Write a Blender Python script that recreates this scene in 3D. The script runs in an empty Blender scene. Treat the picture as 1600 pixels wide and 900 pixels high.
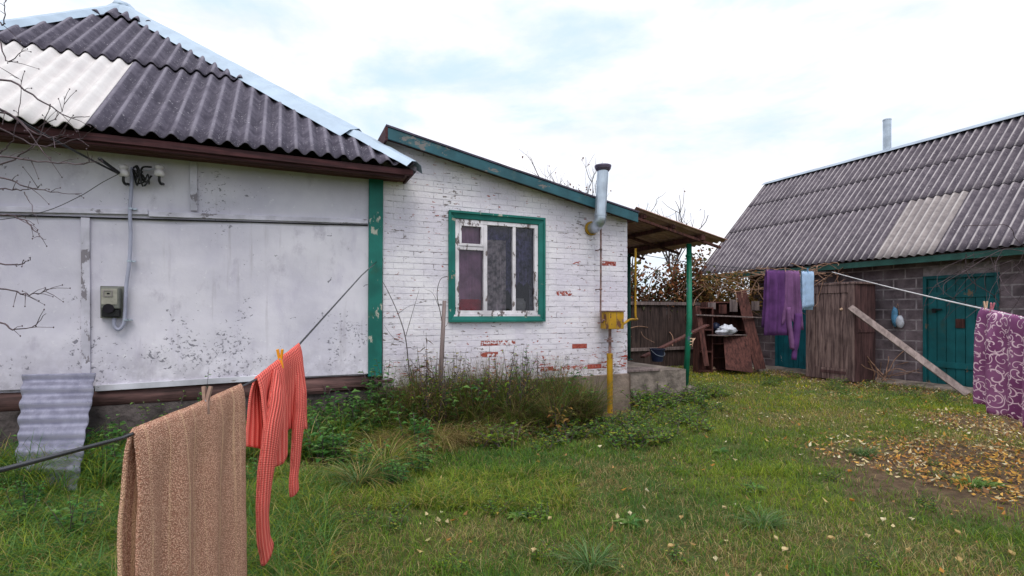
import bpy, math, random
import numpy as np
from mathutils import Vector, noise as mnoise
R_ = math.radians
rng = np.random.default_rng(7)
random.seed(11)
sc = bpy.context.scene
COL = sc.collection

# ------------------------------------------------------------------ camera
# world frame: x runs along the house wall (to the right), y away from the yard, z up
CAM = Vector((-2.786, -6.2575, 1.4))
cam = bpy.data.objects.new('camera', bpy.data.cameras.new('camera'))
COL.objects.link(cam); sc.camera = cam
cam.location = CAM; cam.rotation_euler = (R_(90), 0, R_(-24))
cam.data.lens = 18.0; cam.data.sensor_width = 36; cam.data.shift_y = 0.025
cam.data.clip_end = 2000; cam.data.clip_start = 0.05

# ------------------------------------------------------------------ world and sun
w = bpy.data.worlds.new('World'); sc.world = w; w.use_nodes = True
nt = w.node_tree; nt.nodes.clear()
SUN_AZ = 24 + 178        # degrees from +y towards +x
SUN_EL = 62
sky = nt.nodes.new('ShaderNodeTexSky'); sky.sky_type = 'NISHITA'; sky.sun_disc = False
sky.sun_elevation = R_(SUN_EL); sky.sun_rotation = R_(SUN_AZ); sky.dust_density = 2.5
bg = nt.nodes.new('ShaderNodeBackground'); bg.inputs['Strength'].default_value = 0.085
mpn = nt.nodes.new('ShaderNodeMapping'); mpn.inputs['Scale'].default_value = (1.0, 1.0, 2.6); mpn.inputs['Rotation'].default_value = (0, 0, .5)
tcn = nt.nodes.new('ShaderNodeTexCoord')
nz = nt.nodes.new('ShaderNodeTexNoise'); nz.inputs['Scale'].default_value = 1.9; nz.inputs['Detail'].default_value = 7; nz.inputs['Roughness'].default_value = .58; nz.inputs['Distortion'].default_value = .25
nz2 = nt.nodes.new('ShaderNodeTexNoise'); nz2.inputs['Scale'].default_value = 4.0; nz2.inputs['Detail'].default_value = 6; nz2.inputs['Roughness'].default_value = .6; nz2.inputs['Distortion'].default_value = .4
r1 = nt.nodes.new('ShaderNodeMapRange'); r1.interpolation_type = 'SMOOTHSTEP'; r1.inputs['From Min'].default_value = .34; r1.inputs['From Max'].default_value = .56
r2 = nt.nodes.new('ShaderNodeMapRange'); r2.inputs['From Min'].default_value = .35; r2.inputs['From Max'].default_value = .68
mixc = nt.nodes.new('ShaderNodeMix'); mixc.data_type = 'RGBA'
mixc.inputs['A'].default_value = (8.2, 8.5, 9.6, 1); mixc.inputs['B'].default_value = (11.0, 10.8, 11.0, 1)
gain = nt.nodes.new('ShaderNodeMix'); gain.data_type = 'RGBA'; gain.blend_type = 'MULTIPLY'; gain.inputs['Factor'].default_value = 1
gain.inputs['B'].default_value = (2.0, 1.75, 1.5, 1)
mixs = nt.nodes.new('ShaderNodeMix'); mixs.data_type = 'RGBA'
wo = nt.nodes.new('ShaderNodeOutputWorld')
L = nt.links.new
L(tcn.outputs['Generated'], mpn.inputs['Vector']); L(mpn.outputs[0], nz.inputs['Vector']); L(mpn.outputs[0], nz2.inputs['Vector'])
L(nz.outputs['Fac'], r1.inputs['Value']); L(nz2.outputs['Fac'], r2.inputs['Value'])
L(r2.outputs[0], mixc.inputs['Factor'])
L(sky.outputs[0], gain.inputs['A'])
cb = nt.nodes.new('ShaderNodeMix'); cb.data_type = 'RGBA'; cb.inputs['Factor'].default_value = .8
cb.inputs['B'].default_value = (6.8, 8.6, 10.2, 1)
L(gain.outputs['Result'], cb.inputs['A'])
L(r1.outputs[0], mixs.inputs['Factor']); L(cb.outputs['Result'], mixs.inputs['A']); L(mixc.outputs['Result'], mixs.inputs['B'])
L(mixs.outputs['Result'], bg.inputs['Color']); L(bg.outputs[0], wo.inputs[0])

sun = bpy.data.objects.new('sun', bpy.data.lights.new('sun', 'SUN')); COL.objects.link(sun)
sun.data.energy = 1.5; sun.data.angle = R_(35); sun.data.color = (1, .95, .87)
sd = Vector((math.sin(R_(SUN_AZ)) * math.cos(R_(SUN_EL)), math.cos(R_(SUN_AZ)) * math.cos(R_(SUN_EL)), math.sin(R_(SUN_EL))))
sun.rotation_euler = sd.to_track_quat('Z', 'Y').to_euler()

sc.view_settings.view_transform = 'Standard'; sc.view_settings.look = 'None'
sc.view_settings.exposure = 0.47; sc.view_settings.gamma = 1
sc.cycles.use_denoising = True
sc.cycles.max_bounces = 6; sc.cycles.transparent_max_bounces = 12

# ------------------------------------------------------------------ measuring helpers (photo pixel -> point on a real plane)
CR = Vector((math.cos(R_(24)), -math.sin(R_(24)), 0)); CF = Vector((math.sin(R_(24)), math.cos(R_(24)), 0))
def ray(p, q): return CR * ((p - 800) / 800) + CF + Vector((0, 0, (490 - q) / 800))
def at(p, q, Y): return CAM + ray(p, q) * Y
def hit(p, q, P, N):
    r = ray(p, q); N = Vector(N); return CAM + r * ((Vector(P) - CAM).dot(N) / r.dot(N))
def onX(p, q, x): return hit(p, q, (x, 0, 0), (1, 0, 0))
def onY(p, q, y): return hit(p, q, (0, y, 0), (0, 1, 0))
def onZ(p, q, z=0): return hit(p, q, (0, 0, z), (0, 0, 1))

# ------------------------------------------------------------------ materials
class NT:
    def __init__(s, name):
        s.m = bpy.data.materials.new(name); s.m.use_nodes = True; s.t = s.m.node_tree
        s.b = s.t.nodes['Principled BSDF']; s.tc = s.t.nodes.new('ShaderNodeTexCoord'); s.b.inputs['Specular IOR Level'].default_value = .3
    def sock(s, i, v):
        if hasattr(v, 'is_linked') or isinstance(v, bpy.types.NodeSocket): s.t.links.new(v, i)
        else: i.default_value = v if not (isinstance(v, tuple) and len(v) == 3 and len(i.default_value) == 4) else (*v, 1)
    def co(s, kind='Object', scale=(1, 1, 1), rot=(0, 0, 0)):
        mp = s.t.nodes.new('ShaderNodeMapping'); mp.inputs['Scale'].default_value = scale; mp.inputs['Rotation'].default_value = rot
        s.t.links.new(s.tc.outputs[kind], mp.inputs[0]); return mp.outputs[0]
    def noise(s, scale, det=4, rough=.55, c=None, dist=0):
        n = s.t.nodes.new('ShaderNodeTexNoise'); n.inputs['Scale'].default_value = scale; n.inputs['Detail'].default_value = det
        n.inputs['Roughness'].default_value = rough; n.inputs['Distortion'].default_value = dist
        s.t.links.new(c if c is not None else s.tc.outputs['Object'], n.inputs['Vector']); return n.outputs['Fac']
    def vor(s, scale, c=None, feat='F1', out='Distance', rand=1):
        n = s.t.nodes.new('ShaderNodeTexVoronoi'); n.feature = feat; n.inputs['Scale'].default_value = scale; n.inputs['Randomness'].default_value = rand
        s.t.links.new(c if c is not None else s.tc.outputs['Object'], n.inputs['Vector']); return n.outputs[out]
    def rng(s, v, a, b, o0=0., o1=1.):
        n = s.t.nodes.new('ShaderNodeMapRange'); n.interpolation_type = 'SMOOTHSTEP'
        n.inputs['From Min'].default_value = a; n.inputs['From Max'].default_value = b
        n.inputs['To Min'].default_value = o0; n.inputs['To Max'].default_value = o1
        s.t.links.new(v, n.inputs['Value']); return n.outputs[0]
    def math(s, op, a, b=0.):
        n = s.t.nodes.new('ShaderNodeMath'); n.operation = op; s.sock(n.inputs[0], a); s.sock(n.inputs[1], b); return n.outputs[0]
    def mix(s, f, a, b, mode='MIX'):
        n = s.t.nodes.new('ShaderNodeMix'); n.data_type = 'RGBA'; n.blend_type = mode
        s.sock(n.inputs['Factor'], f); s.sock(n.inputs['A'], a); s.sock(n.inputs['B'], b); return n.outputs['Result']
    def sep(s, v):
        n = s.t.nodes.new('ShaderNodeSeparateXYZ'); s.t.links.new(v, n.inputs[0]); return n.outputs
    def attr(s, name, out='Color'):
        n = s.t.nodes.new('ShaderNodeAttribute'); n.attribute_name = name; return n.outputs[out]
    def bump(s, h, strength=.5, dist=.01):
        n = s.t.nodes.new('ShaderNodeBump'); n.inputs['Strength'].default_value = strength; n.inputs['Distance'].default_value = dist
        s.t.links.new(h, n.inputs['Height'])
        if s.b.inputs['Normal'].is_linked: s.t.links.new(s.b.inputs['Normal'].links[0].from_socket, n.inputs['Normal'])
        s.t.links.new(n.outputs[0], s.b.inputs['Normal'])
    def done(s, color, rough=.7, metal=0., spec=None):
        s.sock(s.b.inputs['Base Color'], color); s.sock(s.b.inputs['Roughness'], rough); s.b.inputs['Metallic'].default_value = metal
        if spec is not None: s.b.inputs['Specular IOR Level'].default_value = spec
        return s.m

def plain(name, col, rough=.7, var=.25, scale=6, metal=0., bump=.3, bscale=40, bdist=.002, spec=None):
    n = NT(name); a = tuple(c * (1 - var) for c in col); b = tuple(min(1, c * (1 + var)) for c in col)
    f = n.rng(n.noise(scale, 5), .3, .7)
    n.bump(n.noise(bscale, 4), bump, bdist)
    return n.done(n.mix(f, a, b), rough, metal, spec)

def wood(name, dark, light, axis=2, rough=.8, scale=1.0, moss=None):
    n = NT(name); sc3 = [14 * scale] * 3; sc3[axis] = 1.1 * scale
    g = n.noise(1.6, 8, .65, n.co('Object', tuple(sc3)), .4)
    g2 = n.noise(2.2, 4)
    c = n.mix(n.rng(g, .32, .68), dark, light)
    c = n.mix(n.rng(g2, .45, .8, 0, .6), c, tuple(x * .5 for x in dark))
    if moss: c = n.mix(n.rng(n.noise(5, 5), .56, .7, 0, .8), c, moss)
    n.bump(g, .8, .006); n.bump(n.noise(60, 3), .3, .002)
    return n.done(c, rough)

def painted(name, col, under, chip=.62, scale=9, axis=2, rough=.55, stain=None):
    """old paint on boards: grain showing through and chips down to bare wood"""
    n = NT(name); s3 = [10.] * 3; s3[axis] = 1.4
    g = n.noise(2.0, 7, .6, n.co('Object', tuple(s3)), .3)
    c = n.mix(n.rng(n.noise(3.5, 5), .3, .75), tuple(x * .72 for x in col), tuple(min(1, x * 1.2) for x in col))
    c = n.mix(n.rng(g, .55, .75, 0, .35), c, tuple(x * .45 for x in col))
    ch = n.rng(n.noise(scale, 8, .68, n.co('Object', tuple(.4 + .6 * x / 10 for x in s3))), chip, chip + .02)
    c = n.mix(ch, c, under)
    if stain: c = n.mix(n.rng(n.noise(2.4, 4), .62, .75, 0, .8), c, stain)
    n.bump(g, .5, .004); n.bump(n.math('SUBTRACT', 1., ch), .5, .002)
    return n.done(c, rough)

def mat_stucco():
    n = NT('stucco_paint')
    base = n.mix(n.rng(n.noise(.9, 5, .6), .3, .7), (.52, .50, .60), (.70, .675, .755))
    base = n.mix(n.rng(n.noise(5, 6, .65, n.co('Object', (1, 1, .35))), .5, .8, 0, .55), base, (.43, .40, .52))
    z = n.sep(n.tc.outputs['Object'])[2]
    dirt = n.math('MULTIPLY', n.rng(z, 1.25, .62), n.rng(n.noise(6, 6, .7), .35, .65))
    base = n.mix(n.math('MULTIPLY', dirt, .6), base, (.30, .28, .33))
    # flaked chips, gathered in clusters, more of them low down
    cl = n.math('ADD', n.noise(1.35, 4, .55), n.rng(z, 2.0, .8, 0, .11))
    fl = n.noise(30, 4, .62, n.co('Object', (1, 1, 1.2)), .6)
    amt = n.rng(cl, .475, .76, 0, .168)
    chip = n.rng(n.math('ADD', fl, amt), .735, .755)
    fl2 = n.noise(13, 3, .6, n.co('Object', (1.1, 1, 1)), .8)
    chip = n.math('MAXIMUM', chip, n.rng(n.math('ADD', fl2, n.math('MULTIPLY', amt, .55)), .735, .75))
    stn = n.rng(n.noise(2.6, 6, .7, n.co('Object', (1, 1, .6))), .56, .72, 0, .6)
    base = n.mix(stn, base, (.36, .33, .41))
    base = n.mix(n.rng(n.noise(16, 5, .7), .60, .70, 0, .5), base, (.78, .77, .82))
    c = n.mix(n.math('MULTIPLY', chip, .85), base, (.17, .165, .20))
    drip = n.math('MULTIPLY', n.rng(n.noise(2.0, 5, .6, n.co('Object', (5, 1, .35))), .56, .70), n.rng(n.noise(1.1, 3), .42, .6)); c = n.mix(n.math('MULTIPLY', drip, .38), c, (.30, .27, .30))
    n.bump(n.noise(1.8, 3, .5), .5, .05); n.bump(n.noise(45, 6, .6), .35, .004); n.bump(n.math('SUBTRACT', 1., chip), .6, .003)
    return n.done(c, .72)

def mat_brick():
    n = NT('painted_brick')
    base = n.mix(n.rng(n.noise(1.4, 5, .6), .3, .7), (.64, .60, .70), (.84, .81, .86))
    base = n.mix(n.rng(n.noise(14, 6, .7), .55, .8, 0, .5), base, (.50, .47, .52))
    z = n.sep(n.tc.outputs['Object'])[2]
    low = n.rng(z, 1.35, .55)
    grime = n.math('MULTIPLY', n.rng(z, 1.05, .5), n.rng(n.noise(6, 7, .75), .36, .62))
    base = n.mix(n.math('MULTIPLY', grime, .7), base, (.24, .19, .17))
    # bare brick flagged per brick, broken up at its edge; smaller chips by noise
    flag = n.attr('bare', 'Fac')
    nn = n.noise(24, 6, .72)
    big = n.rng(n.math('ADD', n.math('MULTIPLY', flag, .50), nn), .86, .90)
    smallf = n.math('ADD', n.noise(20, 5, .65, n.co('Object', (.55, 1, 1.4))), n.math('MULTIPLY', n.math('ADD', n.rng(n.noise(1.6, 3), .5, .8, 0, .1), n.math('MULTIPLY', low, .055)), 1.))
    sm = n.rng(smallf, .635, .65)
    grey = n.rng(n.noise(3.3, 2), .47, .52)
    bare = n.mix(grey, (.33, .07, .05), (.20, .17, .17))
    bigc = n.mix(n.rng(n.noise(40, 4), .3, .7), (.22, .035, .03), (.42, .10, .07))
    c = n.mix(sm, base, bare); c = n.mix(big, c, bigc)
    n.bump(n.noise(30, 6, .65), .8, .008); n.bump(n.noise(7, 4, .6), .5, .012); n.bump(n.math('SUBTRACT', 1., n.math('MAXIMUM', sm, big)), .5, .003)
    return n.done(c, .6)

def mat_mortar():
    n = NT('mortar_paint')
    c = n.mix(n.rng(n.noise(11, 5, .7, n.co('Object', (.5, 1, 1))), .50, .66), (.68, .65, .72), (.24, .21, .24))
    n.bump(n.noise(40, 5), .8, .005); return n.done(c, .85)

def mat_asbestos(name, base, lighter, speck, valley, speck_amt=.5, crest_light=None, pitch=.15):
    n = NT(name); uv = n.co('UV')
    u = n.sep(uv)[0]
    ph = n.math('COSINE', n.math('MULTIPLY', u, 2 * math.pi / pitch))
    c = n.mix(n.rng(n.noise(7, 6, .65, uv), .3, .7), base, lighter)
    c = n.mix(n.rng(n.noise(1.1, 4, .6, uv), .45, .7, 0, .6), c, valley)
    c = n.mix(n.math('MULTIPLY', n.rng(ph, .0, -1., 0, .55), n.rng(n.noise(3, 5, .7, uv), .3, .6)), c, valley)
    if crest_light: c = n.mix(n.math('MULTIPLY', n.rng(ph, .70, 1.), n.rng(n.noise(5, 5, .6, n.co('UV', (1, .5, 1))), .3, .6, .25, .9)), c, crest_light)  # bright wave tops: sky light on the ridges painted into the sheet colour
    v1 = n.vor(26, uv); p1 = n.sep(n.vor(26, uv, out='Color'))[0]
    sp = n.math('MULTIPLY', n.rng(v1, .30, .2), n.math('MULTIPLY', n.rng(p1, 1 - speck_amt * .5, 1 - speck_amt * .5 + .1), n.rng(n.noise(2.2, 4, .6, uv), .42, .62, .15, 1.)))
    sp = n.math('MULTIPLY', sp, n.rng(n.noise(70, 4, .7, uv), .46, .56))
    v2 = n.vor(75, uv); p2 = n.sep(n.vor(75, uv, out='Color'))[1]
    sp2 = n.math('MULTIPLY', n.math('MULTIPLY', n.rng(v2, .35, .25), n.rng(p2, .8, .85)), n.rng(n.noise(2.5, 3, .5, uv), .4, .6))
    c = n.mix(n.math('MAXIMUM', n.math('MULTIPLY', sp, .9), n.math('MULTIPLY', sp2, .55)), c, speck)
    n.bump(n.noise(70, 5, .7, uv), .5, .004)
    return n.done(c, .85)

def mat_veg(name, rough=.55, trans=.35):
    n = NT(name); col = n.attr('col')
    n.sock(n.b.inputs['Base Color'], col); n.b.inputs['Roughness'].default_value = rough; n.b.inputs['Specular IOR Level'].default_value = .25
    tr = n.t.nodes.new('ShaderNodeBsdfTranslucent'); n.t.links.new(col, tr.inputs[0])
    mx = n.t.nodes.new('ShaderNodeMixShader'); mx.inputs[0].default_value = trans
    n.t.links.new(n.b.outputs[0], mx.inputs[1]); n.t.links.new(tr.outputs[0], mx.inputs[2])
    n.t.links.new(mx.outputs[0], n.t.nodes['Material Output'].inputs[0]); return n.m

def mat_ground():
    n = NT('soil_and_turf')
    soil = n.mix(n.rng(n.noise(9, 7, .7), .3, .7), (.060, .038, .022), (.17, .11, .065))
    green = n.mix(n.rng(n.noise(5, 6, .65), .3, .7), (.05, .07, .015), (.11, .12, .035))
    m = n.attr('bare', 'Fac')
    mm = n.rng(n.math('ADD', m, n.math('MULTIPLY', n.math('SUBTRACT', n.noise(6, 5, .7), .5), .9)), .35, .6)
    n.bump(n.noise(22, 7, .75), .9, .03)
    return n.done(n.mix(mm, green, soil), .95)

def mat_glass():
    n = NT('window_glass'); t = n.t
    g = t.nodes.new('ShaderNodeBsdfGlossy'); g.inputs['Roughness'].default_value = .03; g.inputs['Color'].default_value = (.9, .93, 1, 1)
    tr = t.nodes.new('ShaderNodeBsdfTransparent'); tr.inputs[0].default_value = (.78, .78, .85, 1)
    fr = t.nodes.new('ShaderNodeFresnel'); fr.inputs[0].default_value = 1.52
    bp = t.nodes.new('ShaderNodeBump'); bp.inputs['Strength'].default_value = .25; bp.inputs['Distance'].default_value = .01
    t.links.new(n.noise(5, 2), bp.inputs['Height']); t.links.new(bp.outputs[0], g.inputs['Normal'])
    mx = t.nodes.new('ShaderNodeMixShader'); t.links.new(fr.outputs[0], mx.inputs[0]); t.links.new(tr.outputs[0], mx.inputs[1]); t.links.new(g.outputs[0], mx.inputs[2])
    t.links.new(mx.outputs[0], t.nodes['Material Output'].inputs[0]); return n.m

def mat_scroll():
    """purple cloth printed with pale scrolls"""
    n = NT('scroll_print'); uv = n.co('UV')
    def spirals(scale, k, wd, off, sgn=1):
        mp = n.t.nodes.new('ShaderNodeMapping'); mp.inputs['Location'].default_value = off; n.t.links.new(uv, mp.inputs[0])
        v = n.t.nodes.new('ShaderNodeTexVoronoi'); v.inputs['Scale'].default_value = scale; v.inputs['Randomness'].default_value = .75; n.t.links.new(mp.outputs[0], v.inputs['Vector'])
        sb = n.t.nodes.new('ShaderNodeVectorMath'); sb.operation = 'SUBTRACT'; n.t.links.new(mp.outputs[0], sb.inputs[0]); n.t.links.new(v.outputs['Position'], sb.inputs[1])
        x, y, _ = n.sep(sb.outputs[0]); th = n.math('ARCTAN2', y, x)
        r = v.outputs['Distance']
        hue = n.sep(v.outputs['Color'])[0]
        ph = n.math('ADD', n.math('ADD', n.math('MULTIPLY', r, k), n.math('MULTIPLY', th, float(sgn))), n.math('MULTIPLY', hue, 6.28))
        s1 = n.math('ABSOLUTE', n.math('SINE', n.math('MULTIPLY', ph, .5)))
        return n.math('MULTIPLY', n.rng(s1, wd, wd * .7), n.rng(r, .72, .68))
    a = spirals(7.5, 14., .27, (0, 0, 0)); b = spirals(11.5, 10., .24, (3.3, 1.7, 0), -1)
    e = n.t.nodes.new('ShaderNodeTexVoronoi'); e.feature = 'DISTANCE_TO_EDGE'; e.inputs['Scale'].default_value = 5.2; n.t.links.new(n.co('UV', (1, .8, 1)), e.inputs['Vector'])
    ed = n.rng(e.outputs['Distance'], .040, .022)
    m = n.math('MAXIMUM', n.math('MULTIPLY', a, 1.), b)
    c = n.mix(n.rng(n.noise(4, 3, .5, uv), .3, .7), (.20, .045, .15), (.33, .12, .26))
    n.bump(n.noise(220, 2, .5, uv), .3, .001)
    return n.done(n.mix(m, c, (.88, .64, .72)), .75)

def mat_terry():
    n = NT('terry_cloth')
    uv = n.co('UV')
    pile = n.vor(210)
    c = n.mix(n.rng(pile, .15, .62), (.95, .60, .45), (.44, .22, .15))
    st = n.noise(1, 3, .6, n.co('UV', (34, .5, 1)))
    c = n.mix(n.rng(st, .53, .68, 0, .55), c, (.95, .66, .42))
    n.bump(n.math('SUBTRACT', 1., pile), 1., .006); n.bump(n.noise(70, 3, .6, uv), .6, .004)
    return n.done(c, .95, spec=.1)

def mat_knit(name, a, b):
    n = NT(name); uv = n.co('UV'); u, v, _ = n.sep(uv)
    rib = n.math('SINE', n.math('MULTIPLY', u, 2 * math.pi / .024))
    st = n.math('SINE', n.math('MULTIPLY', v, 2 * math.pi / .010))
    h = n.math('ADD', rib, n.math('MULTIPLY', st, .28))
    c = n.mix(n.rng(h, -1.2, 1.0), b, a)  # rib grooves darker: their shade is painted into the yarn colour
    n.bump(h, 1., .004); n.bump(n.noise(160, 3, .6, uv), .5, .002)
    return n.done(c, .85, spec=.15)

M = {}
M['stucco'] = mat_stucco(); M['brick'] = mat_brick(); M['mortar'] = mat_mortar(); M['plinth'] = plain('plinth_cement', (.20, .155, .13), .9, .3, 4, bump=.9, bscale=22, bdist=.015)
M['batten'] = painted('pale_batten', (.60, .58, .68), (.22, .20, .23), .55, 9)
M['batten_h'] = painted('pale_batten_flat', (.60, .58, .68), (.22, .20, .23), .60, 7, axis=0)
M['green'] = painted('green_paint', (.010, .150, .125), (.42, .42, .36), .62, 6, stain=(.03, .08, .04))
M['green_h'] = painted('green_paint_flat', (.012, .155, .135), (.30, .28, .22), .61, 9, axis=0)
M['verge'] = painted('verge_paint', (.028, .105, .135), (.17, .16, .16), .60, 4, axis=0, stain=(.13, .17, .15))
M['eave_green'] = painted('eave_paint', (.02, .085, .07), (.10, .07, .05), .66, 6, axis=1)
M['door_teal'] = painted('door_paint', (.006, .105, .120), (.17, .12, .08), .64, 5, rough=.6, stain=(.03, .06, .05))
M['door_blue'] = painted('door_paint_blue', (.008, .13, .17), (.5, .45, .45), .62, 4, rough=.55)
M['white_wood'] = painted('white_window_paint', (.70, .67, .72), (.15, .12, .12), .56, 12)
M['fascia'] = wood('eaves_wood', (.030, .011, .014), (.095, .032, .036), axis=0)
M['soffit'] = wood('soffit_wood', (.06, .022, .022), (.14, .06, .05), axis=0)
M['sill_beam'] = wood('old_log', (.040, .022, .022), (.16, .085, .08), axis=0)
M['concrete'] = plain('old_concrete', (.20, .165, .145), .9, .45, 5, bump=.9, bscale=18, bdist=.02)
M['concrete_dark'] = plain('damp_foundation', (.075, .062, .062), .9, .5, 5, bump=1., bscale=10, bdist=.04)
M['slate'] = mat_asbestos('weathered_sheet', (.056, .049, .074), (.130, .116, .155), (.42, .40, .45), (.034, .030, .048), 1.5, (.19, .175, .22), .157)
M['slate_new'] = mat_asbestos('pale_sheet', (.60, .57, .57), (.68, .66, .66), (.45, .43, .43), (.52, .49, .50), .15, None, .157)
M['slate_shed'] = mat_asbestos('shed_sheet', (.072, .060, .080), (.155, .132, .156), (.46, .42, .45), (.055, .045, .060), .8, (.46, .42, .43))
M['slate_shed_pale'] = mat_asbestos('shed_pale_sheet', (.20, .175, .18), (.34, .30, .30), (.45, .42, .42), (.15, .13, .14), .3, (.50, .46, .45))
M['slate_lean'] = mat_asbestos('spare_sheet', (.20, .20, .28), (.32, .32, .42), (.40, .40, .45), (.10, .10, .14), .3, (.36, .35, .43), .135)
M['porch_sheet'] = mat_asbestos('rusty_porch_sheet', (.34, .20, .17), (.48, .31, .27), (.50, .42, .38), (.22, .12, .10), .2, None, .13)
M['metal_pale'] = plain('zinc_flashing', (.40, .49, .60), .6, .10, 3, .25, .35, 5, .012)
M['ridge_metal'] = plain('ridge_metal', (.36, .42, .50), .45, .15, 3, .4, .2, 8, .004)
M['galv'] = plain('galvanised_steel', (.42, .48, .55), .36, .18, 5, .75, .2, 9, .004)
M['flue_cap'] = plain('flue_cap_metal', (.16, .13, .20), .5, .3, 8, .5)
M['glass'] = mat_glass()
M['dark'] = plain('dark_interior', (.012, .010, .016), .9, .3)
M['room'] = plain('room_wall', (.05, .035, .05), .9, .3)
M['yellow'] = painted('yellow_gas_paint', (.42, .235, .012), (.13, .055, .03), .57, 9, rough=.45, stain=(.22, .11, .015))
M['rust'] = plain('rusty_pipe', (.20, .12, .11), .7, .4, 12)
M['green_metal'] = painted('green_post_paint', (.012, .20, .115), (.10, .14, .20), .60, 7, rough=.4)
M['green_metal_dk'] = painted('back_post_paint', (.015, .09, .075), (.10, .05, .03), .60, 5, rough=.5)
M['fence'] = wood('fence_wood', (.022, .014, .014), (.085, .055, .05), axis=2)
M['redwood'] = wood('reddish_old_wood', (.035, .012, .011), (.135, .050, .042), axis=2)
M['greywood'] = wood('grey_old_wood', (.10, .075, .075), (.26, .20, .195), axis=2)
M['cab'] = wood('wardrobe_wood', (.055, .030, .032), (.27, .18, .165), axis=2)
M['cab_dk'] = wood('wardrobe_side', (.035, .018, .020), (.125, .062, .062), axis=2)
M['plank'] = wood('pale_plank', (.15, .115, .11), (.33, .26, .25), axis=2, scale=.6)
M['block'] = plain('cinder_block', (.155, .120, .135), .95, .4, 4, bump=1., bscale=55, bdist=.008)
M['block_mortar'] = plain('block_mortar', (.28, .24, .255), .95, .3, 9, bump=.8, bscale=40, bdist=.006)
M['blackrub'] = plain('black_rubber', (.012, .012, .014), .45, .3)
M['cable'] = plain('coated_cable', (.030, .030, .036), .22, .2, 6, 0, .1, 40, .001, .6)
M['cord'] = plain('white_cord', (.62, .60, .62), .7, .15)
M['porcelain'] = plain('porcelain', (.60, .57, .58), .25, .25, 9, 0, .1, spec=.5)
M['conduit'] = plain('painted_conduit', (.36, .37, .48), .45, .15, 5)
M['meter'] = plain('meter_casing', (.15, .155, .14), .45, .25, 8)
M['meter_light'] = plain('meter_plate', (.30, .29, .25), .4, .2, 12)
M['terry'] = mat_terry()
M['coral'] = mat_knit('coral_knit', (.95, .23, .19), (.74, .095, .08))
M['scroll'] = mat_scroll()
M['plum'] = plain('plum_cloth', (.090, .030, .125), .9, .3, 4, bump=.6, bscale=90, bdist=.003)
M['plum_light'] = plain('mauve_cloth', (.150, .065, .165), .9, .25, 4, bump=.6, bscale=90, bdist=.003)
M['blue_towel'] = plain('pale_blue_cloth', (.33, .46, .66), .95, .15, 8, bump=.8, bscale=140, bdist=.004)
M['white_cloth'] = plain('white_cloth', (.7, .7, .75), .9, .1)
M['drip'] = painted('drip_board_paint', (.56, .56, .63), (.25, .22, .22), .60, 9, axis=0); M['peg_orange'] = plain('orange_peg', (.85, .34, .02), .35, .12)
M['peg_wood'] = plain('wooden_peg', (.30, .19, .15), .8, .3, 20)
M['peg_tan'] = plain('tan_peg', (.60, .40, .28), .7, .2, 20)
M['peg_pink'] = plain('pink_peg', (.62, .20, .26), .5, .2, 20)
M['veg'] = mat_veg('foliage', .5, .42); M['grass'] = mat_veg('grass_blades', .55, .45); M['litter'] = mat_veg('leaf_litter', .7, .2)
M['bark'] = wood('bark', (.030, .022, .024), (.10, .075, .075), axis=2)
M['twig'] = plain('twig_bark', (.085, .060, .070), .8, .4, 20)
M['twig_tan'] = plain('tan_vine_bark', (.25, .145, .10), .85, .45, 12)
M['bag_blue'] = plain('blue_plastic', (.10, .27, .45), .4, .25, 10)
M['bag_white'] = plain('white_plastic', (.55, .57, .65), .4, .15, 10)
M['bucket'] = plain('navy_plastic', (.015, .022, .055), .35, .2)
M['curtain_pink'] = plain('pink_curtain', (.42, .22, .31), .9, .3, 5, bump=.7, bscale=60)
M['curtain_red'] = plain('red_cloth', (.45, .02, .04), .8, .25, 9)
M['curtain_grey'] = plain('net_curtain', (.38, .32, .31), .9, .7, 14, bump=.7, bscale=45)
M['curtain_dark'] = plain('dark_curtain', (.11, .095, .19), .9, .75, 16, bump=.7, bscale=45)
M['roofing'] = plain('roofing_felt', (.065, .055, .085), .85, .3, 5)
M['ground'] = mat_ground()
M['lightconc'] = plain('pale_cement', (.34, .31, .31), .9, .3, 6, bump=.8, bscale=20, bdist=.01)

# ------------------------------------------------------------------ objects
def tag(o, label=None, cat=None, group=None, kind=None):
    if label: o['label'] = label
    if cat: o['category'] = cat
    if group: o['group'] = group
    if kind: o['kind'] = kind
    return o
def thing(name, loc, label, cat, group=None):
    o = bpy.data.objects.new(name, None); COL.objects.link(o); o.location = loc; o.empty_display_size = .1
    return tag(o, label, cat, group)
def origin_of(o):
    v = Vector((0, 0, 0))
    while o is not None: v += o.location; o = o.parent
    return v
def link(me, name, mat, parent=None, org=None):
    o = bpy.data.objects.new(name, me); COL.objects.link(o)
    if mat: me.materials.append(mat)
    if parent: o.parent = parent
    return o

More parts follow.
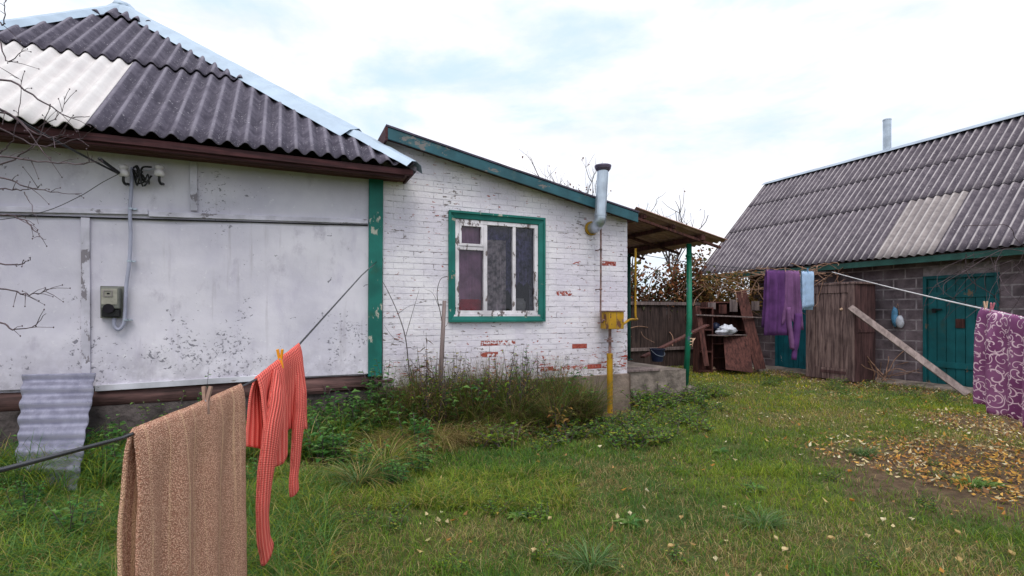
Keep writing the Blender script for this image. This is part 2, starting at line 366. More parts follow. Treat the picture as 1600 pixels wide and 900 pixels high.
class MB:
    def __init__(s): s.v = []; s.f = []; s.uv = {}; s.at = {}
    def add(s, vs, fs):
        b = len(s.v); s.v += [tuple(v) for v in vs]; s.f += [tuple(i + b for i in f) for f in fs]; return b
    def box(s, x0, x1, y0, y1, z0, z1):
        s.add([(x0, y0, z0), (x1, y0, z0), (x1, y1, z0), (x0, y1, z0), (x0, y0, z1), (x1, y0, z1), (x1, y1, z1), (x0, y1, z1)],
              [(0, 3, 2, 1), (4, 5, 6, 7), (0, 1, 5, 4), (1, 2, 6, 5), (2, 3, 7, 6), (3, 0, 4, 7)]); return s
    def hexa(s, p):
        """eight corners: bottom four (ccw) and top four"""
        s.add(p, [(0, 3, 2, 1), (4, 5, 6, 7), (0, 1, 5, 4), (1, 2, 6, 5), (2, 3, 7, 6), (3, 0, 4, 7)]); return s
    def beam(s, a, b, w, h, up=(0, 0, 1)):
        a = Vector(a); b = Vector(b); d = (b - a).normalized(); up = Vector(up)
        sx = d.cross(up).normalized() * (w / 2); sy = sx.cross(d).normalized() * (h / 2)
        s.hexa([a - sx - sy, a + sx - sy, b + sx - sy, b - sx - sy, a - sx + sy, a + sx + sy, b + sx + sy, b - sx + sy]); return s
    def tube(s, pts, r, n=8, cap=True):
        pts = [Vector(p) for p in pts]; m = len(pts)
        rs = r if isinstance(r, (list, tuple)) else [r] * m
        d0 = (pts[1] - pts[0]).normalized(); a = d0.cross(Vector((0, 0, 1)))
        if a.length < .05: a = d0.cross(Vector((0, 1, 0)))
        a.normalize(); ring = []
        for i in range(m):
            d = (pts[min(i + 1, m - 1)] - pts[max(i - 1, 0)]).normalized()
            a = (a - d * a.dot(d)).normalized(); b = d.cross(a)
            ring.append([pts[i] + (a * math.cos(k * 2 * math.pi / n) + b * math.sin(k * 2 * math.pi / n)) * rs[i] for k in range(n)])
        fs = []
        for i in range(m - 1):
            for k in range(n): fs.append((i * n + k, i * n + (k + 1) % n, (i + 1) * n + (k + 1) % n, (i + 1) * n + k))
        if cap: fs.append(tuple(range(n - 1, -1, -1))); fs.append(tuple((m - 1) * n + k for k in range(n)))
        s.add([p for rg in ring for p in rg], fs); return s
    def lathe(s, c, prof, n=16, axis='z'):
        """prof: (radius, height) pairs round c"""
        m = len(prof); vs = []
        for r, h in prof:
            for k in range(n):
                a = k * 2 * math.pi / n
                vs.append((c[0] + r * math.cos(a), c[1] + r * math.sin(a), c[2] + h) if axis == 'z' else (c[0] + r * math.cos(a), c[1] + h, c[2] + r * math.sin(a)))
        fs = [(i * n + k, i * n + (k + 1) % n, (i + 1) * n + (k + 1) % n, (i + 1) * n + k) for i in range(m - 1) for k in range(n)]
        fs += [tuple(range(n - 1, -1, -1)), tuple((m - 1) * n + k for k in range(n))]
        s.add(vs, fs); return s
    def grid(s, nu, nv, f, uvf=None):
        b = len(s.v)
        for j in range(nv + 1):
            for i in range(nu + 1):
                s.v.append(tuple(f(i / nu, j / nv)))
                if uvf: s.uv[len(s.v) - 1] = uvf(i / nu, j / nv)
        for j in range(nv):
            for i in range(nu):
                p = b + j * (nu + 1) + i; s.f.append((p, p + 1, p + nu + 2, p + nu + 1))
        return s
    def leaf(s, p, d, up, L, W, fold=.25):
        d = Vector(d).normalized(); up = Vector(up); sd_ = d.cross(up).normalized(); n_ = sd_.cross(d)
        p = Vector(p); m = p + d * L * .45; t = p + d * L - n_ * L * .15
        s.add([p, m + sd_ * W / 2 + n_ * W * fold, t, m - sd_ * W / 2 + n_ * W * fold], [(0, 1, 2), (0, 2, 3)])
    def build(s, name, mat, parent=None, bevel=0, smooth=False, org=None, solid=0, local=False, fix=False):
        if local: o_ = Vector((0, 0, 0))
        elif parent is not None: o_ = origin_of(parent)
        elif org is not None: o_ = Vector(org)
        else:
            a = np.array(s.v); o_ = Vector((a[:, 0].mean(), a[:, 1].mean(), a[:, 2].min()))
        me = bpy.data.meshes.new(name)
        me.from_pydata([(v[0] - o_.x, v[1] - o_.y, v[2] - o_.z) for v in s.v], [], s.f)
        if fix:
            import bmesh
            bm = bmesh.new(); bm.from_mesh(me); bmesh.ops.recalc_face_normals(bm, faces=bm.faces); bm.to_mesh(me); bm.free()
        if s.uv:
            ul = me.uv_layers.new(name='UVMap')
            for lp in me.loops: ul.data[lp.index].uv = s.uv.get(lp.vertex_index, (0, 0))
        for k, vals in s.at.items():
            if k == 'col':
                at_ = me.attributes.new('col', 'FLOAT_COLOR', 'POINT'); at_.data.foreach_set('color', np.array([(*c, 1) for c in vals], dtype=np.float32).ravel())
            else:
                at_ = me.attributes.new(k, 'FLOAT', 'POINT'); at_.data.foreach_set('value', np.array(vals, dtype=np.float32))
        if smooth: me.polygons.foreach_set('use_smooth', [True] * len(me.polygons))
        me.update()
        o = link(me, name, mat, parent)
        if parent is None: o.location = o_
        if bevel:
            m = o.modifiers.new('bevel', 'BEVEL'); m.width = bevel; m.segments = 2; m.limit_method = 'ANGLE'
        if solid:
            m = o.modifiers.new('solid', 'SOLIDIFY'); m.thickness = solid; m.offset = 0
        return o

def jit(a): return random.uniform(-a, a)
def smooth_path(pts, n=6):
    """catmull-rom through pts"""
    P = [Vector(p) for p in pts]; P = [P[0] * 2 - P[1]] + P + [P[-1] * 2 - P[-2]]; out = []
    for i in range(1, len(P) - 2):
        for k in range(n):
            t = k / n
            out.append(.5 * ((2 * P[i]) + (P[i + 1] - P[i - 1]) * t + (2 * P[i - 1] - 5 * P[i] + 4 * P[i + 1] - P[i + 2]) * t * t + (3 * P[i] - P[i - 1] - 3 * P[i + 1] + P[i + 2]) * t ** 3))
    out.append(P[-2]); return out
def fbm(x, y, z=0., s=1.): return mnoise.noise(Vector((x * s, y * s, z)))

# ================================================================== GROUND
def bare_mask(x, y):
    """where turf gives way to trodden soil, to the right of the yard"""
    c = onZ(1545, 740); d = ((x - c.x) / 1.5) ** 2 + ((y - c.y) / 1.15) ** 2
    m = max(0, 1.35 - d * .75)
    c2 = onZ(1580, 665); d2 = ((x - c2.x) / 1.1) ** 2 + ((y - c2.y) / .9) ** 2; m = max(m, 1.0 - d2 * .7)
    m += .35 * fbm(x, y, 3, 1.1)
    if x > 7.3: m = max(m, .8)
    m = max(m, .9 - abs(y + .1) * 1.6 if x < 1.9 else 0)
    return max(0., min(1., m))
def gz(x, y): return .022 * fbm(x, y, 0, .9) + .012 * fbm(x, y, 5, 2.7)
b = MB(); xs = np.concatenate([[-400, -120, -40, -16], np.linspace(-9, 13, 180), [20, 45, 130, 400]]); ys = np.concatenate([[-400, -120, -40, -14], np.linspace(-8, 9, 140), [16, 45, 130, 500]])
for yy in ys:
    for xx in xs:
        inside = -9 <= xx <= 13 and -8 <= yy <= 9
        b.v.append((xx, yy, gz(xx, yy) if inside else -.02)); b.at.setdefault('bare', []).append(bare_mask(xx, yy) if inside else .2)
nx = len(xs)
for j in range(len(ys) - 1):
    for i in range(nx - 1): p = j * nx + i; b.f.append((p, p + 1, p + nx + 1, p + nx))
tag(b.build('ground', M['ground'], smooth=True, org=(0, 0, 0)), 'yard ground of turf and trodden brown soil', None, None, 'structure')

# ================================================================== HOUSE
house = thing('house', (-2.2, 1.5, 0), 'old single-storey house with flaking white walls, grey corrugated roof and green trim', 'house')
X0 = -6.4                    # left end of the old part
XP0 = onY(576, 400, 0).x; XP1 = onY(598, 400, 0).x; XR = onY(980, 450, 0).x
ZB = .69                     # foot of the stucco
# stucco wall: gently bulging boards
b = MB()
def stf(u, v):
    x = X0 + u * (XP0 - X0); z = ZB + v * (3.06 - ZB)
    return (x, -.020 * fbm(x, z, 1, .9) - .010 * fbm(x, z, 8, 2.5) - (.02 * (1 - v) ** 6), z)
b.grid(110, 60, stf)
b.build('stucco_wall', M['stucco'], house, smooth=True)
b = MB(); b.box(X0, XP0 - .02, .03, .28, .05, 3.05); b.box(X0, X0 + .28, .28, 5.4, .05, 3.05); b.box(X0 + .28, -1.9, 5.12, 5.4, .05, 3.05); b.box(-2.15, -1.9, .28, 5.12, .05, 3.3)
b.build('inner_wall', M['stucco'], house)
# battens over the joints
def wallstrip(bm, p0, q0, p1, q1, half, y=-.03, th=.022):
    a = onY(p0, q0, y); c = onY(p1, q1, y)
    d = (c - a).normalized(); nrm = Vector((-d.z, 0, d.x)) * half
    bm.hexa([(a.x - nrm.x, y, a.z - nrm.z), (c.x - nrm.x, y, c.z - nrm.z), (c.x - nrm.x, y + th, c.z - nrm.z), (a.x - nrm.x, y + th, a.z - nrm.z),
             (a.x + nrm.x, y, a.z + nrm.z), (c.x + nrm.x, y, c.z + nrm.z), (c.x + nrm.x, y + th, c.z + nrm.z), (a.x + nrm.x, y + th, a.z + nrm.z)])
for (p0, q0, p1, q1, hf, mt) in ((-60, 325, 231, 331, .027, 'batten_h'), (232, 334, 575, 346, .027, 'batten_h'), (133, 340, 134, 584, .035, 'batten'), (302, 252, 303, 329, .032, 'batten')):
    b = MB(); wallstrip(b, p0, q0, p1, q1, hf); b.build('batten', M[mt], house, bevel=.004)
b = MB(); wallstrip(b, -60, 334, 575, 352, .006, -.020, .02); b.build('joint_strip', M['dark'], house)
b = MB(); wallstrip(b, 148, 607, 470, 587, .030, -.05, .05); b.build('drip_board', M['drip'], house, bevel=.003)
# log sill and footing
b = MB()
def logf(z0, r, x0, x1, sag):
    pts = [(x0 + (x1 - x0) * k / 14, .07 + .008 * fbm(k, z0, 2, .8), z0 + sag * math.sin(k / 14 * math.pi) + .008 * fbm(k, 0, z0, 1.1)) for k in range(15)]
    b.tube(pts, [r * (1 + .06 * fbm(k, 3, z0, 1.3)) for k in range(15)], 12)
logf(.575, .105, X0, -1.75, -.01)
b.build('sill_log', M['sill_beam'], house, smooth=True)
b = MB()
for k in range(5):
    x0 = -3.1 + .24 * k; b.box(x0, x0 + .55, -.05 - .01 * k + jit(.008), -.02 - .008 * k, .46 + .028 * k + jit(.01), .49 + .03 * k)
b.build('decayed_board', M['sill_beam'], house, bevel=.004)
b = MB()
def ftf(u, v):
    x = X0 + u * (-1.72 - X0); z = -.05 + v * .54
    return (x, -.02 - .05 * (1 - v) - .02 * fbm(x, z, 4, 3.3) - .01 * fbm(x, z, 9, 8), z)
b.grid(90, 12, ftf); b.grid(90, 2, lambda u, v: (X0 + u * (-1.72 - X0), -.02 + .2 * v, .49))
b.build('foundation', M['concrete_dark'], house, smooth=True)
vh = onY(549, 628, -.07); b = MB()
b.box(vh.x - .055, vh.x + .055, -.085, -.02, vh.z - .06, vh.z - .045); b.box(vh.x - .055, vh.x + .055, -.085, -.02, vh.z + .045, vh.z + .06)
b.box(vh.x - .055, vh.x - .042, -.085, -.02, vh.z - .045, vh.z + .045); b.box(vh.x + .042, vh.x + .055, -.085, -.02, vh.z - .045, vh.z + .045); b.box(vh.x - .04, vh.x + .04, -.05, -.03, vh.z - .045, vh.z + .045)
b.build('vent', M['dark'], house)
# green corner post
b = MB(); b.hexa([(XP0 - .012, -.05, .655), (XP1 - .02, -.05, .655), (XP1 - .02, .04, .655), (XP0 - .012, .04, .655), (XP0, -.05, 3.0), (XP1, -.05, 3.0), (XP1, .04, 3.0), (XP0, .04, 3.0)])
b.build('corner_post', M['green'], house, bevel=.006)

# ---- main hip roof
EY = -.45; EZ = 3.085; RC = Vector((-1.40, EY, EZ)); PK = Vector((-5.01, 3.16, 6.0)); LC = Vector((-6.82, EY, EZ))
sv = Vector((0, 3.61, 2.915)); SL = sv.length; V_ = sv / SL; U_ = Vector((1, 0, 0)); NR = U_.cross(V_)
def slope_top(x):   # v at the hips for a given x
    if x >= PK.x: return SL * (RC.x - x) / (RC.x - PK.x)
    return SL * (x - LC.x) / (PK.x - LC.x)
def uvroof(p, q):
    h = hit(p, q, RC, NR); return h.x, (h - Vector((h.x, EY, EZ))).dot(V_)
SEAM = uvroof(250, 107)[1]; SX = uvroof(203, 100)[0]
def corr(name, x0, x1, v0f, v1f, off, mat, parent, P0, U, V, N, pitch=.157, amp=.029, nv=6, uoff=0., thick=.008, sag=.0, phase=0.):
    n = max(2, int(abs(x1 - x0) / (pitch / 10))); b = MB()
    for i in range(n + 1):
        x = x0 + (x1 - x0) * i / n; a = v0f(x); c = v1f(x)
        if c - a < .002: c = a + .002
        for j in range(nv + 1):
            v = a + (c - a) * j / nv
            hgt = off * (1 - .8 * j / nv) + amp * math.cos(2 * math.pi * x / pitch + phase) - sag * math.sin(math.pi * j / nv) + .004 * fbm(x, v, 2, .6)
            if j == 0: v += .004 * fbm(x, 3, 1, 3)
            p = P0 + U * x + V * v + N * hgt; b.v.append(tuple(p)); b.uv[len(b.v) - 1] = (x + uoff, v)
    for i in range(n):
        for j in range(nv):
            q = i * (nv + 1) + j; b.f.append((q, q + nv + 1, q + nv + 2, q + 1))
    return b.build(name, mat, parent, smooth=True, solid=thick)
RP0 = Vector((0, EY, EZ))
edge = lambda x: min(SEAM + .14, slope_top(x))
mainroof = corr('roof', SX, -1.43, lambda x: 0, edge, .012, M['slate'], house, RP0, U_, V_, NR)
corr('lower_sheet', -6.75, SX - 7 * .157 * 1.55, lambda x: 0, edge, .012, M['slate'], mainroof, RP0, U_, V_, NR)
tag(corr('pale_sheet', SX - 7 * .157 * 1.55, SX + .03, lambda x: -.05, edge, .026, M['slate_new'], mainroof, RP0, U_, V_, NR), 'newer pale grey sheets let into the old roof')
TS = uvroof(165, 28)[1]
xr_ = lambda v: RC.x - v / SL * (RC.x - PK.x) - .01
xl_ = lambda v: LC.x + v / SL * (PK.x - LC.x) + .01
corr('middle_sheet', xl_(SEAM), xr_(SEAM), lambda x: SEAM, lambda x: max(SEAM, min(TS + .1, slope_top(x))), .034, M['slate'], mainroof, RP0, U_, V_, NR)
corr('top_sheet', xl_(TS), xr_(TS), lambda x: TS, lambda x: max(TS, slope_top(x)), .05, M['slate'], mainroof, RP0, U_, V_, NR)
# other slopes, closing the roof
BK = 5.85
for (nm, A, Bq, Cq, Dq) in (('side_slope', RC, Vector((RC.x, BK, EZ)), Vector((PK.x, BK, PK.z)), PK), ('far_slope', LC, PK, Vector((PK.x, BK, PK.z)), Vector((LC.x, BK, EZ)))):
    b = MB(); dn = Vector((0, 0, -.03)); b.hexa([A + dn * 2, Bq + dn * 2, Cq + dn * 2, Dq + dn * 2, A + dn * .3, Bq + dn * .3, Cq + dn * .3, Dq + dn * .3]); b.build(nm, M['slate'], mainroof, fix=True)
b = MB(); b.add([(LC.x, BK - .3, EZ), (RC.x, BK - .3, EZ), (PK.x, BK - .3, PK.z - .05)], [(0, 1, 2)]); b.build('back_gable', M['soffit'], mainroof)
# hip flashings: bent strips with a ragged lower edge
def hipcap(A, B, n1, n2, wd, name, n=26, lift=.085, seed=0, parent=None, mat='metal_pale', endw=None):
    d = (B - A).normalized(); s1 = d.cross(n1).normalized(); s2 = d.cross(n2).normalized()
    if s1.dot(Vector((0, 0, 1))) > 0: s1 = -s1
    if s2.dot(Vector((0, 0, 1))) > 0: s2 = -s2
    b = MB()
    for i in range(n + 1):
        t = i / n; c = A.lerp(B, t) + Vector((0, 0, lift + .012 * fbm(t * 9, seed, 0)))
        ww = wd * (1 + .10 * fbm(t * 14, seed, 4)) * ((1 - t) + t * (endw or 1))
        for k, (sd2, nn) in enumerate(((s1, n1), (s1, n1), (None, None), (s2, n2), (s2, n2))):
            if sd2 is None: b.v.append(tuple(c))
            else:
                f = 1.0 if k in (0, 4) else .5
                b.v.append(tuple(c + sd2 * ww * f + nn * (.004 * fbm(t * 8, k, seed) + (.036 if f == 1 else .05)) - Vector((0, 0, lift * f))))
    for i in range(n):
        for k in range(4): q = i * 5 + k; b.f.append((q, q + 1, q + 6, q + 5))
    return b.build(name, M[mat], parent, solid=.003, fix=True)
NS = Vector((2.915, 0, 3.61)).normalized()
hipcap(PK + Vector((0, 0, -.02)), RC.lerp(PK, .155), NR, NS, .20, 'hip_flashing', seed=1, parent=mainroof, endw=1.5)
hipcap(RC.lerp(PK, .175), RC.lerp(PK, .0), NR, NS, .17, 'corner_flashing', 8, .06, 4, mainroof, endw=1.0)
NL = (LC - PK).cross(Vector((0, -1, 0))).normalized(); NL = NL if NL.z > 0 else -NL
hipcap(PK + Vector((.02, .02, .0)), LC, NR, NL, .16, 'left_flashing', seed=7, parent=mainroof)
b = MB(); b.lathe((PK.x, PK.y, PK.z + .0), [(.15, -.03), (.11, .05), (.03, .075)], 8); b.build('apex_cap', M['metal_pale'], mainroof, smooth=True)
# eaves boards
b = MB(); b.box(LC.x, RC.x - .06, EY + .03, EY + .06, EZ - .100, EZ - .03); b.box(LC.x, RC.x - .12, EY + .065, EY + .09, EZ - .125, EZ - .05)
b.box(RC.x - .06, RC.x - .03, EY + .03, BK, EZ - .100, EZ - .03)
b.build('eaves_board', M['fascia'], house, bevel=.004)
b = MB()
for k in range(4): b.box(LC.x, RC.x - .13, EY + .095 + k * .095, EY + .183 + k * .095, EZ - .085 - .002 * k, EZ - .06)
b.box(RC.x - .13, RC.x - .062, EY + .065, 0, EZ - .085, EZ - .06)
b.build('soffit', M['soffit'], house, bevel=.002)

# ---- brick extension
ZT0 = onY(605, 210, 0).z; ZT1 = onY(990, 345, 0).z; XT0 = onY(605, 210, 0).x; XT1 = onY(990, 345, 0).x
def topz(x): return ZT0 + (ZT1 - ZT0) * (x - XT0) / (XT1 - XT0)
WA = onY(700, 330, 0); WB = onY(849, 502, 0)
wx0, wx1 = WA.x, WB.x
wz1 = (WA.z + onY(850, 342, 0).z) / 2; wz0 = (onY(698, 502.5, 0).z + WB.z) / 2
ix0, ix1, iz0, iz1 = wx0 + .10, wx1 - .10, wz0 + .10, wz1 - .10      # masonry opening
bare_spots = [onY(p, q, 0) for p, q in ((892, 574), (917, 573), (884, 459), (770, 540), (902, 541), (757, 538), (880, 576), (905, 575), (930, 573), (765, 556), (850, 575), (943, 413), (912, 571), (938, 572), (795, 538), (895, 545))]
b = MB(); bare = []
zr = .53; row = 0
while zr < 3.7:
    x = XP1 + .002 - (.125 if row % 2 else 0); drift = .006 * fbm(row, 0, 7, .6)
    while x < XR:
        xa, xb = max(x, XP1 + .002), min(x + .2475, XR); za, zb = zr, zr + .0705
        if xb - xa > .02 and za < topz(xa) - .02:
            segs = [(xa, xb)]
            if zb > iz0 and za < iz1:
                segs = [(p, q) for p, q in ((xa, min(xb, ix0)), (max(xa, ix1), xb)) if q - p > .015]
            for p, q in segs:
                o = -.0065 + jit(.0022); bv = .0035; tl = jit(.0015)
                zA = lambda X, Z: min(Z + drift * math.sin(X * 1.7 + row), topz(X) - .012)
                b.add([(p, .01, zA(p, za)), (q, .01, zA(q, za)), (q, .01, zA(q, zb)), (p, .01, zA(p, zb)),
                       (p + bv, o + tl, zA(p, za + bv)), (q - bv, o - tl, zA(q, za + bv)), (q - bv, o - tl + jit(.001), zA(q, zb - bv)), (p + bv, o + tl, zA(p, zb - bv))],
                      [(4, 5, 6, 7), (0, 1, 5, 4), (1, 2, 6, 5), (2, 3, 7, 6), (3, 0, 4, 7)])
                cx, cz = (p + q) / 2, (za + zb) / 2
                fl = 0
                for s_ in bare_spots:
                    if abs(s_.x - cx) < .13 and abs(s_.z - cz) < .036: fl = random.uniform(.70, 1.05)
                bare += [fl] * 8
        x += .25
    zr += .0745; row += 1
b.at['bare'] = bare
b.build('brick_wall', M['brick'], house)
b = MB(); yb = -.003
def quadwall(xa, xb, z0, z1a, z1b, y0=yb, y1=.24): b.hexa([(xa, y0, z0), (xb, y0, z0), (xb, y1, z0), (xa, y1, z0), (xa, y0, z1a), (xb, y0, z1b), (xb, y1, z1b), (xa, y1, z1a)])
quadwall(XP1, ix0, .5, topz(XP1) - .005, topz(ix0) - .005); quadwall(ix1, XR - .004, .5, topz(ix1) - .005, topz(XR) - .005)
quadwall(ix0, ix1, .5, iz0, iz0); quadwall(ix0, ix1, iz1, topz(ix0) - .005, topz(ix1) - .005)
b.build('mortar_bed', M['mortar'], house)
b = MB(); b.hexa([(XR - .24, .241, .5), (XR - .004, .241, .5), (XR - .004, 3.5, .5), (XR - .24, 3.5, .5), (XR - .24, .241, topz(XR - .24)), (XR - .004, .241, topz(XR)), (XR - .004, 3.5, topz(XR)), (XR - .24, 3.5, topz(XR - .24))])
b.hexa([(-1.9, 3.5, .3), (XR, 3.5, .3), (XR, 3.7, .3), (-1.9, 3.7, .3), (-1.9, 3.5, topz(-1.9)), (XR, 3.5, topz(XR)), (XR, 3.7, topz(XR)), (-1.9, 3.7, topz(-1.9))])
b.build('end_wall', M['mortar'], house)
b = MB(); b.grid(70, 10, lambda u, v: (XP1 - .05 + u * (XR - .0 - XP1 + .05), -.05 - .03 * (1 - v) - .012 * fbm(u * 3.6, v, 6, 4), -.05 + v * .555))
b.grid(70, 1, lambda u, v: (XP1 - .05 + u * (XR - XP1 + .05), -.05 + .06 * v, .505 + .012 * v)); b.grid(10, 4, lambda u, v: (XR + .0, -.08 + u * 3.6, -.05 + v * .555))
b.build('plinth', M['plinth'], house, smooth=True)
# roof of the extension
xa, xb = XT0 - .03, onY(997, 335, -.2).x
zt = lambda x: topz(x) - .065 + .05 * (x - XT0) / (XT1 - XT0)
b = MB(); b.hexa([(xa, -.18, zt(xa) + .01), (xb, -.18, zt(xb) + .01), (xb, 3.85, zt(xb) + .01), (xa, 3.85, zt(xa) + .01), (xa, -.18, zt(xa) + .075), (xb, -.18, zt(xb) + .075), (xb, 3.85, zt(xb) + .075), (xa, 3.85, zt(xa) + .075)])
exroof = b.build('extension_roof', M['roofing'], house)
b = MB()
nseg = 40
for k in range(nseg):
    x0_ = xa - .02 + (xb + .03 - xa) * k / nseg; x1_ = xa - .02 + (xb + .03 - xa) * (k + 1) / nseg
    f = lambda x: .006 * fbm(x, 0, 3, 2)
    b.hexa([(x0_, -.215, zt(x0_) + .078 + f(x0_)), (x1_, -.215, zt(x1_) + .078 + f(x1_)), (x1_, 3.9, zt(x1_) + .078), (x0_, 3.9, zt(x0_) + .078), (x0_, -.215, zt(x0_) + .10 + f(x0_)), (x1_, -.215, zt(x1_) + .10 + f(x1_)), (x1_, 3.9, zt(x1_) + .10), (x0_, 3.9, zt(x0_) + .10)])
b.build('roofing_felt', M['roofing'], exroof)
b = MB(); b.hexa([(xa, -.205, zt(xa) - .06), (xb, -.205, zt(xb) - .06), (xb, -.182, zt(xb) - .06), (xa, -.182, zt(xa) - .06), (xa, -.205, zt(xa) + .072), (xb, -.205, zt(xb) + .072), (xb, -.182, zt(xb) + .072), (xa, -.182, zt(xa) + .072)])
b.build('verge_board', M['verge'], exroof, bevel=.003)
b = MB(); b.box(xa - .03, xa, -.21, 3.8, zt(xa) - .08, zt(xa) + .075); b.build('upper_board', M['fascia'], exroof, bevel=.004)
b = MB(); b.hexa([(xa, -.18, zt(xa) - .012), (xb, -.18, zt(xb) - .012), (xb, 0, zt(xb) - .012), (xa, 0, zt(xa) - .012), (xa, -.18, zt(xa) + .008), (xb, -.18, zt(xb) + .008), (xb, 0, zt(xb) + .008), (xa, 0, zt(xa) + .008)])
b.build('verge_soffit', M['soffit'], exroof)

# ---- window
b = MB(); tw = .105
def mitre(bm, x0, x1, z0, z1, w, y0, y1, prof=0):
    o = [(x0, z0), (x1, z0), (x1, z1), (x0, z1)]; i_ = [(x0 + w, z0 + w), (x1 - w, z0 + w), (x1 - w, z1 - w), (x0 + w, z1 - w)]
    for k in range(4):
        a, c, d, e = o[k], o[(k + 1) % 4], i_[(k + 1) % 4], i_[k]
        bm.hexa([(a[0], y0, a[1]), (c[0], y0, c[1]), (c[0], y1, c[1]), (a[0], y1, a[1]), (e[0], y0 + prof, e[1]), (d[0], y0 + prof, d[1]), (d[0], y1, d[1]), (e[0], y1, e[1])])
mitre(b, wx0, wx1, wz0, wz1, .088, -.048, -.004, .018)
win = b.build('window', M['green_h'], house, bevel=.004)
b = MB(); mitre(b, wx0 - .006, wx1 + .006, wz0 - .006, wz1 + .006, .03, -.060, -.0485); b.build('trim_bead', M['green'], win, bevel=.003)
fx0, fx1, fz0, fz1 = wx0 + .092, wx1 - .092, wz0 + .092, wz1 - .092
b = MB(); mitre(b, fx0, fx1, fz0, fz1, .05, -.018, .06); 
m1 = onY(758, 400, 0).x; m2 = onY(803, 400, 0).x
b.box(m1 - .026, m1 + .026, -.014, .058, fz0 + .05, fz1 - .05); b.box(m2 - .022, m2 + .022, -.014, .058, fz0 + .05, fz1 - .05)
zv = onY(735, 388, 0).z
b.box(fx0 + .05, m1 - .026, -.012, .056, zv - .024, zv + .024)
b.build('frame', M['white_wood'], win, bevel=.004)
b = MB(); mitre(b, fx0 + .052, m1 - .028, zv + .026, fz1 - .052, .032, -.020, .03); b.build('vent_sash', M['white_wood'], win, bevel=.003)
b = MB(); b.box(fx0 - .03, fx1 + .03, -.034, .02, fz0 - .028, fz0 - .002); b.build('sill', M['white_wood'], win, bevel=.003)
for (a, c, z0, z1) in ((fx0 + .05, m1 - .026, fz0 + .05, zv - .024), (fx0 + .084, m1 - .06, zv + .058, fz1 - .084), (m1 + .026, m2 - .022, fz0 + .05, fz1 - .05), (m2 + .022, fx1 - .05, fz0 + .05, fz1 - .05)):
    b = MB(); b.add([(a, .022, z0), (c, .022, z0), (c, .022, z1), (a, .022, z1)], [(0, 1, 2, 3)]); b.build('pane', M['glass'], win)
def curtain(x0, x1, z0, z1, y, mat, name, fr=26, am=.012, hem=0):
    b = MB(); b.grid(60, 12, lambda u, v: (x0 + u * (x1 - x0) + .006 * fbm(u * 4, v * 2, 3), y + am * math.sin(u * fr + 1.5 * fbm(u * 3, v * 1.5, y)), z0 + v * (z1 - z0) + hem * math.sin(u * 17) * (1 - v)))
    return b.build(name, M[mat], win, smooth=True)
curtain(fx0 + .03, m1, fz0 + .19, fz1 - .03, .10, 'curtain_pink', 'curtain')
tag(curtain(fx0 + .03, m1 - .02, fz0 + .04, fz0 + .20, .085, 'curtain_red', 'red_cloth', 9, .008), 'red cloth on the sill behind the left pane')
curtain(m1 + .02, m1 + .34, fz0 + .03, fz0 + 1.0, .12, 'curtain_grey', 'curtain', 30, .015, .02)
curtain(m1 - .01, m2 + .05, fz0 + .3, fz1 - .03, .17, 'curtain_dark', 'curtain', 22, .02, .03)
curtain(m2 + .0, fx1 - .03, fz0 + .42, fz1 - .03, .15, 'curtain_dark', 'curtain', 30, .02, .03)
b = MB(); cxj = (m2 + fx1) / 2 - .03
b.lathe((cxj, .14, fz0 + .05), [(.07, 0), (.085, .04), (.09, .12), (.06, .15), (.065, .17)], 14); b.build('jar', M['meter_light'], win, smooth=True)
b = MB(); b.box(fx0, fx1, 1.9, 1.95, .6, 2.9); b.box(ix0 - .5, ix0 - .45, .25, 1.9, .6, 2.9); b.box(ix1 + .45, ix1 + .5, .25, 1.9, .6, 2.9); b.box(ix0 - .5, ix1 + .5, .25, 1.95, .55, .6); b.box(ix0 - .5, ix1 + .5, .25, 1.95, 2.3, 2.35)
b.box(ix0 - .5, fx0, 1.9, 1.95, .6, 2.3); b.box(fx1, ix1 + .5, 1.9, 1.95, .6, 2.3)
b.build('room', M['room'], house)

# ================================================================== FIXTURES ON THE HOUSE
# flue
P = onY(930, 350, -.30)
fl = thing('flue_pipe', (P.x, -.2, 1.9), 'tall galvanised flue pipe with a dark cap bending into the white brick wall', 'flue pipe')
yF = -.34; top = onY(942, 264, yF); mid = onY(938, 338, yF); wx_ = onY(922, 353, 0)
b = MB()
path = [(top.x, yF, top.z), (mid.x, yF, mid.z + .02)]
el = [(mid.x, yF, mid.z + .02), (mid.x, yF, mid.z - .04), (mid.x - .005, yF + .03, mid.z - .085), (mid.x * .7 + wx_.x * .3, yF + .12, mid.z - .11), (wx_.x + .01, -.1, mid.z - .115), (wx_.x, .0, mid.z - .115)]
b.tube([Vector(path[0]), Vector(path[1])], .077, 20); b.build('flue_shaft', M['galv'], fl, smooth=False, bevel=.001)
b = MB(); b.tube(smooth_path(el, 4), .077, 20); b.tube([(mid.x, yF, mid.z + .0), (mid.x, yF, mid.z + .03)], .083, 20); b.build('elbow', M['galv'], fl)
b = MB(); b.lathe((top.x, yF, top.z), [(.085, -.03), (.105, 0.0), (.115, .03), (.115, .045), (.08, .055), (.03, .06)], 20); b.build('cap', M['flue_cap'], fl)
b = MB(); b.lathe((wx_.x, -.045, mid.z - .115), [(.10, 0), (.10, .03)], 20, 'y'); b.build('wall_collar', M['yellow'], fl)

